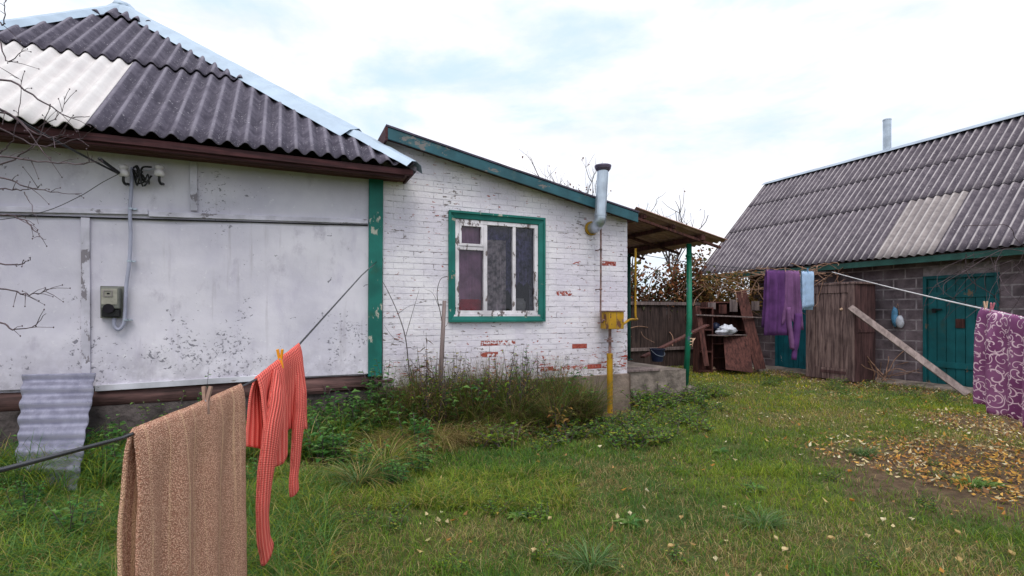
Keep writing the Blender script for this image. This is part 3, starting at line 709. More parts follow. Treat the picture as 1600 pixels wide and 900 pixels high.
# gas box and pipes
gp = onY(952, 520, -.2)
gas = thing('gas_meter_box', (gp.x, -.15, 0), 'small yellow gas box on a yellow standpipe at the end of the white brick wall', 'gas box')
A = onY(952, 487, -.3); B = onY(975, 514, -.3)
b = MB(); b.box(A.x, B.x, -.30, -.08, B.z, A.z); b.build('box', M['yellow'], gas, bevel=.006)
b = MB(); b.box(A.x - .012, B.x + .012, -.315, -.07, A.z + .001, A.z + .016); b.build('lid', M['rust'], gas, bevel=.003)
b = MB(); b.box((A.x + B.x) / 2 - .003, (A.x + B.x) / 2 + .003, -.3035, -.2995, B.z + .01, A.z - .01); b.box(B.x - .03, B.x - .012, -.312, -.301, (A.z + B.z) / 2 - .02, (A.z + B.z) / 2 + .02); b.build('door_seam', M['rust'], gas)
sx = onY(953, 560, -.2).x
b = MB(); zt_ = onY(953, 552, -.2).z
b.tube([(sx, -.2, -.05), (sx, -.2, zt_ * .45), (sx - .004, -.2, zt_)], [.040, .042, .043], 14); b.build('standpipe', M['yellow'], gas, smooth=False)
b = MB(); b.tube([(sx, -.2, zt_ - .01), (sx, -.2, B.z - .002)], .021, 10); zc = onY(953, 533, -.2).z
b.tube([(sx, -.2, zc - .012), (sx, -.2, zc + .012)], .048, 14); b.tube([(sx, -.2, zc + .03), (sx, -.2, zc + .045)], .035, 12); b.beam((sx - .09, -.2, zc + .02), (sx + .02, -.2, zc + .02), .018, .01)
b.build('valve', M['rust'], gas)
b = MB(); t_ = onY(940, 362, -.16); l_ = onY(940, 500, -.16)
b.tube(smooth_path([(t_.x, -.14, t_.z + .35), (t_.x, -.14, t_.z), (t_.x, -.14, (t_.z + l_.z) / 2), (l_.x, -.14, l_.z + .01), (l_.x + .03, -.16, l_.z), (A.x + .01, -.19, l_.z)], 4), .013, 8)
for zz in (.35, .8): b.tube([(t_.x, -.14, l_.z + (t_.z - l_.z) * zz - .012), (t_.x, -.14, l_.z + (t_.z - l_.z) * zz + .012)], .02, 8); b.beam((t_.x, -.14, l_.z + (t_.z - l_.z) * zz), (t_.x, 0, l_.z + (t_.z - l_.z) * zz), .012, .012)
b.build('inlet_pipe', M['rust'], gas, smooth=True)
b = MB(); e1 = onY(992, 497, .35); e2 = onY(993, 398, .35)
b.tube(smooth_path([(B.x - .01, -.18, B.z + .05), (B.x + .08, -.14, B.z + .05), (XR + .05, .0, e1.z - .02), (e1.x, .3, e1.z - .02), (e1.x + .01, .35, e1.z + .05), (e2.x, .35, (e1.z + e2.z) / 2), (e2.x, .35, e2.z + .1)], 5), .018, 8)
tag(b.build('outlet_pipe', M['yellow'], gas, smooth=True), 'yellow pipe bending round the corner of the wall')

# electricity meter
A = onY(152, 446, -.12); B = onY(190, 497, -.12)
mt = thing('electricity_meter', ((A.x + B.x) / 2, -.06, B.z), 'grey electricity meter in a worn casing on the flaking stucco wall', 'meter')
x0, x1, z0, z1 = A.x, B.x, B.z, A.z; W_ = x1 - x0; H_ = z1 - z0
b = MB(); b.box(x0, x1, -.035, -.012, z0, z1); b.build('backplate', M['meter'], mt, bevel=.004)
b = MB(); b.box(x0 + .02, x1 - .02, -.115, -.0355, z0 + .09, z1 - .015); b.build('casing', M['meter'], mt, bevel=.012)
b = MB(); b.box(x0 + .03, x1 - .035, -.1185, -.1155, z0 + H_ * .42, z1 - .03); b.build('faceplate', M['meter_light'], mt, bevel=.001)
b = MB(); mitre(b, x0 + .045, x0 + W_ * .62, z0 + H_ * .66, z0 + H_ * .86, .008, -.124, -.119); b.build('display_frame', M['lightconc'], mt)
b = MB(); b.box(x0 + .075, x0 + W_ * .50, -.1225, -.119, z0 + H_ * .74, z0 + H_ * .78); b.build('display', M['dark'], mt)
b = MB(); b.box(x0 + .025, x1 - .025, -.10, -.0355, z0 + .012, z0 + .085); b.build('terminal_cover', M['blackrub'], mt, bevel=.008)
b = MB(); b.lathe((x0 + W_ * .45, -.119, z0 + H_ * .30), [(.045, -.004), (.045, .003)], 20, 'y'); b.build('disc_window', M['dark'], mt)
# conduit
cn = thing('conduit', (onY(205, 400, -.05).x, -.05, 1.2), 'painted grey conduit running down the stucco wall and hooking up under the meter', 'conduit')
b = MB(); b.tube(smooth_path([onY(p, q, -.055) for p, q in ((207, 262), (205, 300), (203, 330), (204, 370), (202, 410), (197, 450), (195, 490), (193, 506), (186, 515), (179, 510), (178, 497))], 6), .0165, 10)
b.build('pipe', M['conduit'], cn, smooth=True)
for (p, q) in ((204, 326), (202, 408), (196, 500)):
    c = onY(p, q, -.055); b = MB(); b.tube([c + Vector((0, 0, -.008)), c + Vector((0, 0, .008))], .021, 10); b.box(c.x + .015, c.x + .05, -.052, -.015, c.z - .008, c.z + .008); b.build('clip', M['galv'], cn)
# insulators
ins = []
for (p, lab) in ((193, 'porcelain insulator on a dark hook under the eaves, left of the conduit top'), (249, 'porcelain insulator on a dark hook under the eaves, right of the wire tangle')):
    c = onY(p, 268, -.13); t = thing('insulator', (c.x, -.1, c.z - .08), lab, 'insulator', 'insulators on the stucco wall')
    b = MB(); b.lathe((c.x, -.13, c.z), [(.034, -.05), (.048, -.034), (.046, .0), (.031, .014), (.031, .022), (.041, .034), (.040, .056), (.018, .07)], 16); b.build('body', M['porcelain'], t, smooth=True)
    b = MB(); b.tube(smooth_path([(c.x, -.13, c.z - .04), (c.x, -.13, c.z - .095), (c.x + .008, -.09, c.z - .115), (c.x + .01, -.04, c.z - .10), (c.x + .01, 0, c.z - .095)], 4), .013, 8); b.build('hook', M['blackrub'], t, smooth=True)
    ins.append(c)
c = onY(215, 272, -.10)
t = thing('wire_tangle', (c.x, -.08, c.z - .1), 'tangle of taped dark wires at the top of the conduit', 'wires')
b = MB()
for k in range(7):
    pts = [onY(207, 264, -.06)] + [onY(207 + (i + 1) * random.uniform(3, 8), 275 + jit(16), -.10 + jit(.04)) for i in range(4)]
    b.tube(smooth_path(pts, 4), random.choice((.004, .006, .009)), 6)
b.tube(smooth_path([onY(213, 260, -.09), onY(220, 272, -.1), onY(228, 280, -.1)], 4), .011, 8); b.tube(smooth_path([onY(212, 288, -.09), onY(225, 284, -.1), onY(231, 272, -.1), onY(233, 288, -.1)], 4), .007, 8)
b.build('wire', M['blackrub'], t, smooth=True)
b = MB(); b.tube(smooth_path([onY(213, 262, -.09), onY(230, 266, -.1), onY(247, 262, -.13)], 4), .003, 6); b.build('jumper', M['galv'], t, smooth=True)
def cat(a, b_, sag, n=24):
    a = Vector(a); b_ = Vector(b_); return [a.lerp(b_, k / n) - Vector((0, 0, sag * 4 * (k / n) * (1 - k / n))) for k in range(n + 1)]
b = MB(); far = at(-120, 100, 3.1); b.tube(cat(ins[0] + Vector((-.03, 0, -.03)), far, .02), .009, 8); b.tube(cat(ins[0] + Vector((-.02, 0, -.03)), ins[0] + (far - ins[0]).normalized() * .35, 0), .015, 8)
tag(b.build('service_cable', M['blackrub'], smooth=True), 'thick black cable dropping from upper left to the insulators', 'cable')
b = MB(); b.tube(smooth_path([ins[0], onY(160, 285, -.2), onY(122, 308, -.3), onY(60, 333, -.4), onY(-60, 352, -.5)], 6), .0035, 6)
tag(b.build('thin_wire', M['blackrub'], smooth=True), 'thin slack wire drooping left across the stucco wall', 'wire')

# ================================================================== PORCH
porch = thing('porch', (2.9, 1.2, 0), 'open porch with a sloping rusty corrugated canopy on green posts beside the brick wall', 'porch')
A = onY(1004, 329, .0); B = onY(1135, 376, .0)
PV = Vector((B.x - A.x, 0, B.z - A.z)); PL = PV.length; PV = PV / PL; PU = Vector((0, -1, 0)); PN = PV.cross(Vector((0, 1, 0))); PN = PN if PN.z > 0 else -PN
corr('canopy', -3.1, .03, lambda x: -.12, lambda x: PL, .0, M['porch_sheet'], porch, Vector((A.x, 0, A.z)), PU, PV, PN, pitch=.13, amp=.022, nv=8)
def onporch(f, drop): return A + PV * (PL * f) - PN * drop
b = MB()
for f in (.05, .38,):
    c = onporch(f, .055); b.box(c.x - .03, c.x + .03, .03, 3.0, c.z - .035, c.z + .022)
c = onporch(.72, .07); b.box(c.x - .04, c.x + .04, .0, 3.05, c.z - .05, c.z + .035)
b.build('beam', M['redwood'], porch, bevel=.005)
zbm = c.z - .05; xbm = c.x
for yy in (.06, 1.0, 2.0, 2.9):
    b = MB(); p0 = onporch(-.03, .125); p1 = onporch(.97, .125); b.beam((p0.x, yy, p0.z), (p1.x, yy, p1.z), .045, .04); b.build('rafter', M['redwood'], porch, bevel=.004)
f1 = at(1072, 598, 8.49); 
b = MB(); b.tube([(f1.x - .01, f1.y, .20), (xbm - .005, f1.y - .01, 1.3), (xbm, f1.y, zbm - .02)], [.047, .045, .043], 14)
for zz in (1.05, 2.35): b.tube([(xbm - .007, f1.y, zz), (xbm - .007, f1.y, zz + .03)], .054, 14)
tag(b.build('post', M['green_metal'], porch, smooth=True), 'bright green front post')
yk = 1.95
b = MB(); b.tube([(xbm, yk, .52), (xbm, yk, zbm - .01)], .036, 12); b.tube([(xbm, yk, .50), (xbm, yk, .515)], .07, 12)
tag(b.build('post', M['green_metal_dk'], porch, smooth=True), 'darker back post')
b = MB()
b.grid(24, 8, lambda u, v: (XR + .01 + u * 1.28, .18 + .012 * fbm(u * 6, v * 3, 3) + .0, -.05 + v * .55)); b.grid(24, 12, lambda u, v: (XR + .01 + u * 1.28, .18 + v * 3.2, .50 + .006 * fbm(u * 5, v * 5, 2)))
b.grid(12, 8, lambda u, v: (XR + 1.29, .18 + u * 3.2, -.05 + v * .55))
b.build('slab', M['concrete'], porch, smooth=True)
b = MB(); b.hexa([(f1.x - .17, f1.y - .14, -.03), (f1.x + .17, f1.y - .14, -.03), (f1.x + .17, f1.y + .16, -.03), (f1.x - .17, f1.y + .16, -.03), (f1.x - .14, f1.y - .11, .205), (f1.x + .13, f1.y - .11, .20), (f1.x + .13, f1.y + .13, .21), (f1.x - .14, f1.y + .13, .21)])
b.build('footing', M['concrete'], porch, bevel=.02)
b = MB(); b.box(XR + .02, XR + .75, .15, .5, .50, .535); b.build('step_board', M['greywood'], porch, bevel=.005)
# cord tied on the post
b = MB(); pz = at(1078, 540, 8.49).z
for k in range(3): b.tube(smooth_path([(xbm - .05, f1.y - .03, pz + .05 * k), (xbm, f1.y - .06, pz + .02 + .05 * k), (xbm + .06, f1.y - .01, pz - .02 + .04 * k), (xbm + .07 + .03 * k, f1.y, pz + .12)], 4), .007, 6)
tag(b.build('tied_rag', M['peg_tan'], smooth=True), 'twist of rag tied round the bright green porch post', 'rag')
# bucket
bk = at(1027, 570, 9.6)
t = thing('bucket', (bk.x, bk.y, .50), 'dark blue plastic pot standing on the porch slab', 'bucket')
b = MB(); b.lathe((bk.x, bk.y, .505), [(.10, 0), (.135, .22), (.148, .22), (.148, .24), (.125, .24), (.095, .03)], 18); b.build('body', M['bucket'], t, smooth=False)
b = MB(); b.tube(smooth_path([(bk.x - .145, bk.y, .72), (bk.x - .10, bk.y - .09, .64), (bk.x, bk.y - .14, .61), (bk.x + .10, bk.y - .09, .64), (bk.x + .145, bk.y, .72)], 4), .004, 6); b.build('handle', M['galv'], t)

# ================================================================== FENCE BEHIND
fy = 4.3
fence = thing('board_fence', (4, fy, 0), 'dark weathered board fence behind the porch', 'fence')
b = MB(); x = 1.0
while x < 7.6:
    wd = random.uniform(.09, .15); h = 1.72 + jit(.03); l = jit(.012)
    b.hexa([(x, fy + jit(.006), .03), (x + wd - .008, fy, .03), (x + wd - .008, fy + .022, .03), (x, fy + .022, .03), (x + l, fy, h), (x + wd - .008 + l, fy, h + jit(.01)), (x + wd - .008 + l, fy + .022, h), (x + l, fy + .022, h)]); x += wd
b.build('boards', M['fence'], fence)
b = MB(); b.box(1.0, 7.6, fy - .05, fy - .008, 1.62, 1.70); b.box(1.0, 7.6, fy - .05, fy - .008, .45, .53); b.build('rail', M['greywood'], fence, bevel=.004)
for x in (1.2, 3.2, 5.2, 7.2):
    b = MB(); b.box(x, x + .1, fy + .03, fy + .13, 0, 1.80); b.build('post', M['fence'], fence, bevel=.006)
b = MB(); a_ = at(1004, 558, 10.6); c_ = at(1105, 508, 11.6); b.beam(a_, c_, .04, .13, (0, 1, 0)); tag(b.build('loose_board', M['redwood'], bevel=.004), 'brown board propped at a slant between porch slab and shelves', 'board')

# ================================================================== SHED
shed = thing('shed', (10.5, 0, 0), 'grey block shed with teal doors under a steep corrugated roof', 'shed')
SXW = 8.57; YE = 3.65; YS = -4.2; SEY = 5.05
def blocks(xf, ya, yb_, z0, z1, holes, name, parent, bl=.39, bh=.185, g=.021):
    b = MB(); z = z0; r = 0
    while z < z1 - .03:
        y = ya - (bl / 2 if r % 2 else 0)
        while y < yb_:
            a, c = max(y, ya), min(y + bl, yb_); t = min(z + bh, z1)
            segs = [(a, c)]
            for (h0, h1, hz) in holes:
                if z < hz: segs = [(p, q) for s0, s1 in segs for p, q in ((s0, min(s1, h0)), (max(s0, h1), s1)) if q - p > .03]
            for p, q in segs:
                o = xf - .006 + jit(.003); e = .005
                b.add([(xf + .003, p, z), (xf + .003, q, z), (xf + .003, q, t), (xf + .003, p, t), (o, p + e, z + e), (o, q - e, z + e), (o, q - e, t - e), (o, p + e, t - e)],
                      [(7, 6, 5, 4), (4, 5, 1, 0), (5, 6, 2, 1), (6, 7, 3, 2), (7, 4, 0, 3)])
            y += bl + g
        z += bh + g; r += 1
    return b.build(name, M['block'], parent)
dA = onX(1562, 500, SXW).y; dB = onX(1443, 500, SXW).y
eA = onX(1262, 500, SXW).y - .35; eB = onX(1212, 500, SXW).y
HD = 2.12
blocks(SXW, YS, YE, .05, 2.95, [(dA, dB, HD), (eA, eB, 1.98)], 'block_wall', shed)
b = MB()
edges = [(YS, dA, 0, 2.98), (dA, dB, HD, 2.98), (dB, eA, 0, 2.98), (eA, eB, 1.98, 2.98), (eB, YE, 0, 2.98)]
for (p, q, z0, z1) in edges: b.box(SXW - .002, SXW + .2, p, q, z0, z1)
b.box(SXW - .002, 13.0, YE - .2, YE - .001, 0, 2.98); b.box(12.9, 13.1, YS, YE, 0, 2.98); b.box(SXW + .2, 12.9, YS - .1, YS + .1, 0, 2.98)
b.build('mortar', M['block_mortar'], shed)
blocks_end = MB(); 
b = MB(); b.add([(SXW - .1, YE - .05, 2.98), (13.1, YE - .05, 2.98), (10.83, YE - .05, 5.3)], [(0, 1, 2)]); b.build('gable_board', M['redwood'], shed)
# roof
SE = Vector((8.07, 0, 2.50)); RT = Vector((10.83, 0, 5.42)); S_ = RT - SE; SLn = S_.length; SV = S_ / SLn; SU = Vector((0, -1, 0)); SN = SU.cross(SV); SN = SN if SN.z > 0 else -SN
def uvshed(p, q):
    h = hit(p, q, SE, SN); return -h.y, (h - SE).dot(SV)
s1 = uvshed(1560, 290)[1]; s2 = uvshed(1560, 216)[1]; s0 = s1

pu0 = uvshed(1422, 315)[0]; pu1 = uvshed(1527, 298)[0]
k = .15; pu0 = round(pu0 / k) * k - k / 2; pu1 = round(pu1 / k) * k - k / 2
s_a = s1; s_b = (s1 + s2) / 2 + .35 if s2 - s1 > 1.6 else s2
sargs = dict(pitch=.15, amp=.024, nv=6)
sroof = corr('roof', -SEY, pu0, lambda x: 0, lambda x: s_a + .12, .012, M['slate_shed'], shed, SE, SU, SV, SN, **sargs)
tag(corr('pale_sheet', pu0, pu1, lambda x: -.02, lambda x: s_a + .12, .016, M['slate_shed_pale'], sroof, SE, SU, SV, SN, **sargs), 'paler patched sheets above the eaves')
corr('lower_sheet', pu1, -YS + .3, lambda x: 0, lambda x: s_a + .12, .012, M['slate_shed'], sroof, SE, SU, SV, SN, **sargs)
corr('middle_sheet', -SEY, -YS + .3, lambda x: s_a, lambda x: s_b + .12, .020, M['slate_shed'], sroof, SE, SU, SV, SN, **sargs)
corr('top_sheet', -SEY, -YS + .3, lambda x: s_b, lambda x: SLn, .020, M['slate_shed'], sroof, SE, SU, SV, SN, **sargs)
b = MB(); bx = 2 * RT.x - SE.x
b.hexa([(RT.x, YS - .3, RT.z - .05), (bx, YS - .3, SE.z - .05), (bx, SEY, SE.z - .05), (RT.x, SEY, RT.z - .05), (RT.x, YS - .3, RT.z), (bx, YS - .3, SE.z), (bx, SEY, SE.z), (RT.x, SEY, RT.z)])
b.build('back_slope', M['slate_shed'], sroof, fix=True)
b = MB()
for i in range(26):
    ya_ = YS - .3 + (SEY + .03 - YS + .3) * i / 26; yb2 = YS - .3 + (SEY + .03 - YS + .3) * (i + 1) / 26; z_ = lambda y: .045 + .008 * fbm(y, 0, 2, .9)
    for sgn in (-1, 1):
        p = [Vector((RT.x, ya_, RT.z + z_(ya_))), Vector((RT.x, yb2, RT.z + z_(yb2))), Vector((RT.x + sgn * .15, yb2, RT.z - .10 + z_(yb2))), Vector((RT.x + sgn * .15, ya_, RT.z - .10 + z_(ya_)))]
        b.add(p, [(0, 1, 2, 3)])
b.build('ridge_cap', M['ridge_metal'], sroof, solid=.004, fix=True)
b = MB(); b.box(SE.x + .03, SE.x + .055, YS - .3, SEY - .02, SE.z - .145, SE.z - .03); b.build('eaves_board', M['eave_green'], shed, bevel=.003)
b = MB(); b.box(SE.x + .06, SXW - .012, YS - .3, SEY - .02, SE.z - .03, SE.z - .005)
b.box(SE.x + .06, SE.x + .14, YS - .3, SEY - .05, SE.z - .13, SE.z - .035); b.build('soffit', M['fence'], shed)
b = MB(); cb_ = SE + SV * 0; b.beam(SE + Vector((0, SEY - .02, -.06)), RT + Vector((0, SEY - .02, -.08)), .03, .12); b.beam(RT + Vector((0, SEY - .02, -.08)), Vector((bx, SEY - .02, SE.z - .08)), .03, .12); b.build('barge_board', M['fence'], shed)
b = MB(); b.box(SE.x + .15, SE.x + .27, SEY - .18, SEY - .06, 0, 2.38); b.build('corner_post', M['redwood'], shed, bevel=.006); b = MB(); b.box(bx - .3, bx - .2, SEY - .2, SEY - .1, 0, 2.4); b.build('corner_post', M['redwood'], shed, bevel=.006)
# stove pipe
c0 = hit(1386, 232, (RT.x + .12, 0, 0), (1, 0, 0)); c1 = hit(1385, 187, (RT.x + .12, 0, 0), (1, 0, 0))
b = MB(); b.tube([(c0.x, c0.y, c0.z - .3), (c0.x, c0.y, c1.z)], .088, 18); b.tube([(c0.x, c0.y, c1.z - .03), (c0.x, c0.y, c1.z)], .094, 18); b.build('stove_pipe', M['galv'], shed, smooth=False)
# doors
def plankdoor(y0, y1, zt1, mat, lab, cross=True):
    b = MB(); n = max(3, int((y1 - y0 - .1) / .135)); yy = y0 + .06; wd = (y1 - y0 - .12) / n
    for i in range(n):
        b.box(SXW + .02 + jit(.004), SXW + .05, yy + i * wd, yy + (i + 1) * wd - .009, .06 + jit(.006), zt1 - .06)
    if cross:
        for zz in (.38, zt1 - .42): b.box(SXW - .002, SXW + .0195, y0 + .07, y1 - .07, zz, zz + .11)
    d = b.build('door', mat, shed, bevel=.003); tag(d, lab)
    f = MB(); f.box(SXW - .03, SXW + .04, y0, y0 + .058, 0.02, zt1); f.box(SXW - .03, SXW + .04, y1 - .058, y1, .02, zt1); f.box(SXW - .03, SXW + .04, y0 + .058, y1 - .058, zt1 - .058, zt1)
    f.build('frame', mat, d, bevel=.004)
    return d
d1 = plankdoor(dA, dB, HD, M['door_teal'], 'teal plank door with a padlock')
h_ = onX(1462, 484, SXW - .01)
b = MB(); b.box(SXW - .03, SXW - .004, h_.y - .10, h_.y + .06, h_.z - .012, h_.z + .02); b.box(SXW - .055, SXW - .031, h_.y - .02, h_.y + .04, h_.z - .06, h_.z + .0); b.tube(smooth_path([(SXW - .043, h_.y - .01, h_.z), (SXW - .043, h_.y - .01, h_.z + .03), (SXW - .043, h_.y + .03, h_.z + .03), (SXW - .043, h_.y + .03, h_.z)], 4), .005, 6); b.build('padlock', M['blackrub'], d1, bevel=.003)
h_ = onX(1500, 505, SXW); b = MB(); b.box(SXW - .004, SXW + .02, h_.y - .07, h_.y + .07, h_.z - .09, h_.z + .08); tag(b.build('patch', M['redwood'], d1, bevel=.003), 'bare brown patch on the door')
d2 = plankdoor(eA, eB, 1.98, M['door_blue'], 'blue door with peeling paint at its foot', False)
# threshold slab along the wall
b = MB(); b.grid(60, 4, lambda u, v: (SXW - .02 - v * .42, YS + u * (YE - YS), .075 - .10 * v * v + .02 * fbm(u * 30, v * 4, 3)))
tag(b.build('doorstep', M['concrete'], shed, smooth=True), 'low concrete apron along the foot of the wall')
# bag on the wall
h_ = onX(1402, 495, SXW - .05)
t = thing('hanging_bag', (SXW - .05, h_.y, h_.z - .2), 'small blue and white plastic bag hanging on the block wall', 'bag')
b = MB(); n = 14
def blob(b, c, rx, ry, rz, seed, nu=16, nv=10, am=.25):
    vs = []; 
    for j in range(nv + 1):
        for i in range(nu):
            th = 2 * math.pi * i / nu; ph = math.pi * j / nv
            d = Vector((math.sin(ph) * math.cos(th), math.sin(ph) * math.sin(th), math.cos(ph))); k = 1 + am * mnoise.noise(d * 2.2 + Vector((seed, 0, 0)))
            vs.append((c[0] + d.x * rx * k, c[1] + d.y * ry * k, c[2] + d.z * rz * k))
    b.add(vs, [(j * nu + i, j * nu + (i + 1) % nu, (j + 1) * nu + (i + 1) % nu, (j + 1) * nu + i) for j in range(nv) for i in range(nu)])
blob(b, (SXW - .08, h_.y + .03, h_.z), .045, .06, .19, 2); b.build('blue_sack', M['bag_blue'], t, smooth=True)
b = MB(); blob(b, (SXW - .09, h_.y - .07, h_.z - .10), .045, .075, .12, 5); b.build('white_sack', M['bag_white'], t, smooth=True)
b = MB(); b.tube([(SXW - .08, h_.y + .02, h_.z + .15), (SXW - .03, h_.y, h_.z + .27)], .005, 6); b.tube([(SXW - .09, h_.y - .07, h_.z), (SXW - .03, h_.y, h_.z + .27)], .005, 6); b.build('strap', M['peg_wood'], t)

# ================================================================== OLD WARDROBE
cx0, cx1, cy0, cy1, ch = 7.57, 8.24, .27, 1.30, 2.02
wr = thing('wardrobe', ((cx0 + cx1) / 2, (cy0 + cy1) / 2, 0), 'old brown wooden wardrobe with a cracked door standing against the block shed', 'wardrobe')
b = MB(); z0 = .04
b.box(cx0 + .02, cx1, cy0, cy0 + .025, z0, ch - .03); b.box(cx0 + .02, cx1, cy1 - .025, cy1, z0, ch - .03); b.box(cx1 - .02, cx1 - .001, cy0 + .025, cy1 - .025, z0, ch - .03)
b.box(cx0 + .02, cx1 - .02, cy0 + .025, cy1 - .025, z0 + .1, z0 + .125)
b.build('carcass', M['cab_dk'], wr, bevel=.003)
b = MB(); b.box(cx0 + .08, cx1 - .02, cy0 - .014, cy0 - .002, 1.02, 1.09); b.box(cx0 + .0, cx0 + .09, cy0 - .016, cy0 - .002, z0, ch - .03); b.build('side_rail', M['cab_dk'], wr, bevel=.003)
b = MB(); b.box(cx0 - .03, cx1 + .01, cy0 - .04, cy1 + .04, ch - .028, ch + .015); b.build('top', M['cab'], wr, bevel=.006)
b = MB(); st = .13
b.box(cx0 - .012, cx0 + .018, cy0 + .0, cy0 + st * .9, z0, ch - .03); b.box(cx0 - .012, cx0 + .018, cy1 - st * 1.6, cy1, z0, ch - .03)
b.box(cx0 - .012, cx0 + .018, cy0 + st * .9, cy1 - st * 1.6, ch - .20, ch - .03); b.box(cx0 - .012, cx0 + .018, cy0 + st * .9, cy1 - st * 1.6, z0, z0 + .24)
b.build('front_frame', M['cab'], wr, bevel=.005)
b = MB(); ya_, yb2 = cy0 + st * .9 + .006, cy1 - st * 1.6 - .006
nb = 4
for i in range(nb):
    a, c = ya_ + (yb2 - ya_) * i / nb, ya_ + (yb2 - ya_) * (i + 1) / nb; b.box(cx0 + .002 + jit(.002), cx0 + .016, a, c - (.010 if i == 0 else .003), z0 + .245, ch - .205)
dr = b.build('door', M['cab'], wr, bevel=.002)
h_ = onX(1315, 483, cx0); b = MB(); b.lathe((0, 0, 0), [(.001, 0)], 3); b = MB(); b.tube([(cx0 - .002, h_.y, h_.z), (cx0 - .03, h_.y, h_.z)], [.028, .02], 10); b.build('knob', M['peg_tan'], dr)
b = MB(); b.box(cx0 - .020, cx0 - .0125, cy0 + .16, cy0 + .70, z0 + .13, z0 + .19); b.build('drawer_strip', M['cab_dk'], wr, bevel=.002)
# leaning plank
b = MB(); a_ = Vector((7.50, .27, 1.50)); c_ = onZ(1512, 616, .02); dd = (a_ - c_).normalized(); b.beam(c_ - dd * .0, a_ + dd * .05, .125, .03, (-CF.x, -CF.y, 0))
tag(b.build('leaning_plank', M['plank'], bevel=.003), 'long pale plank leaning from the grass up to the wardrobe corner', 'plank')

# ================================================================== SHELVES AND JUNK BY THE SHED END
sA = at(1090, 575, 12.6); 
def junkbox(name, p, q, Y, w_, d_, h_, mat, label, cat, rot=0, lean=0, shelves=0, open_=True):
    c = at(p, q, Y); t = thing(name, (c.x, c.y, 0), label, cat)
    b = MB(); hw, hd = w_ / 2, d_ / 2; th = .03
    if open_:
        b.box(-hw, -hw + th, -hd, hd, 0, h_); b.box(hw - th, hw, -hd, hd, 0, h_); b.box(-hw + th, hw - th, hd - .015, hd, .02, h_ - .01)
    b.build('side_panel', mat, t, bevel=.003, local=True)
    for k in range(shelves + 1):
        b = MB(); z = h_ * k / shelves if shelves else h_; b.box(-hw + th, hw - th, -hd, hd - .016, max(0.02, z - .03), max(.05, z)); b.build('shelf', mat, t, bevel=.003, local=True)
    t.rotation_euler = (lean, 0, rot); return t
junkbox('shelf_unit', 1131, 578, 12.5, .95, .36, 1.68, M['redwood'], 'tall open shelf unit of reddish wood leaning beside the shed', 'shelves', R_(-24), R_(-2), 5)
junkbox('small_shelf', 1098, 578, 12.2, .36, .3, 1.55, M['redwood'], 'narrow dark reddish cupboard between fence and shelf unit', 'cupboard', R_(-20), R_(1), 3)
def leanboard(p0, q0, Y0, p1, q1, Y1, w_, th, mat, name, label, cat='board', grp=None):
    b = MB(); a = at(p0, q0, Y0); c = at(p1, q1, Y1); b.beam(a, c, w_, th, (CF.x, CF.y, 0)); o = b.build(name, mat, bevel=.004); return tag(o, label, cat, grp)
leanboard(1188, 577, 11.9, 1158, 455, 12.4, .26, .025, M['redwood'], 'leaning_board', 'wide reddish board leaning against the shelf unit by the block wall')
leanboard(1155, 580, 11.7, 1150, 524, 12.1, .62, .02, M['redwood'], 'wood_panel_scrap', 'low square wooden panel leaning at the foot of the shelves', 'panel')
leanboard(1104, 572, 11.8, 1090, 478, 12.1, .12, .03, M['redwood'], 'leaning_board', 'dark red slat leaning by the cupboard behind the porch post')
leanboard(1088, 492, 12.0, 1204, 497, 12.2, .03, .06, M['greywood'], 'loose_rail', 'grey rail lying across the top of the shelves', 'rail')
b = MB(); c = at(1137, 523, 12.05)
b.box(c.x - .45, c.x + .45, c.y - .14, c.y + .2, c.z - .02, c.z); tag(b.build('counter_board', M['greywood'], bevel=.003), 'pale board jutting from the shelves under a plastic bag', 'board')
b = MB(); blob(b, (c.x - .02, c.y - .0, c.z + .10), .24, .14, .12, 9, 22, 14, .6); tag(b.build('plastic_bag', M['bag_white'], smooth=True), 'crumpled white plastic bag lying on the pale board', 'bag')
b = MB(); c2 = at(1118, 512, 12.2); blob(b, (c2.x, c2.y, c2.z + .02), .1, .1, .1, 3); tag(b.build('blue_bundle', M['bucket'], smooth=True), 'small dark blue bundle left of the white plastic bag', 'bundle')
for k, (p, q, s_, lb) in enumerate(((1098, 575, .2, 'pale broken slab lying in leaves at the foot of the cupboard'), (1112, 578, .13, 'small tan stone beside the broken slab'), (1190, 579, .14, 'flat stone at the corner of the block wall'))):
    c = onZ(p, q, .03); b = MB(); blob(b, (c.x, c.y, .04), s_, s_ * .7, .07, k * 3 + 1, 14, 8, .6); tag(b.build('stone', M['lightconc'] if k < 1 else M['peg_tan'] if k == 1 else M['concrete']), lb, 'stone')
for k in range(5):
    c = at(1112 + k * 17, 478 + (k % 2) * 5, 12.35); b = MB(); h = .16 + .06 * (k % 3); b.box(c.x - .07, c.x + .08, c.y - .05, c.y + .05, c.z - h / 2, c.z + h / 2)
    tag(b.build('old_frame', M['redwood'] if k % 2 else M['greywood'], bevel=.003), ('leftmost scrap standing on the shelf unit, grey', 'reddish scrap second from the left on the shelf unit', 'tall grey scrap in the middle of the shelf unit', 'reddish scrap right of the tall grey scrap', 'rightmost grey scrap beside the leaning reddish board')[k], 'scrap wood', 'wooden scraps on the shelves')

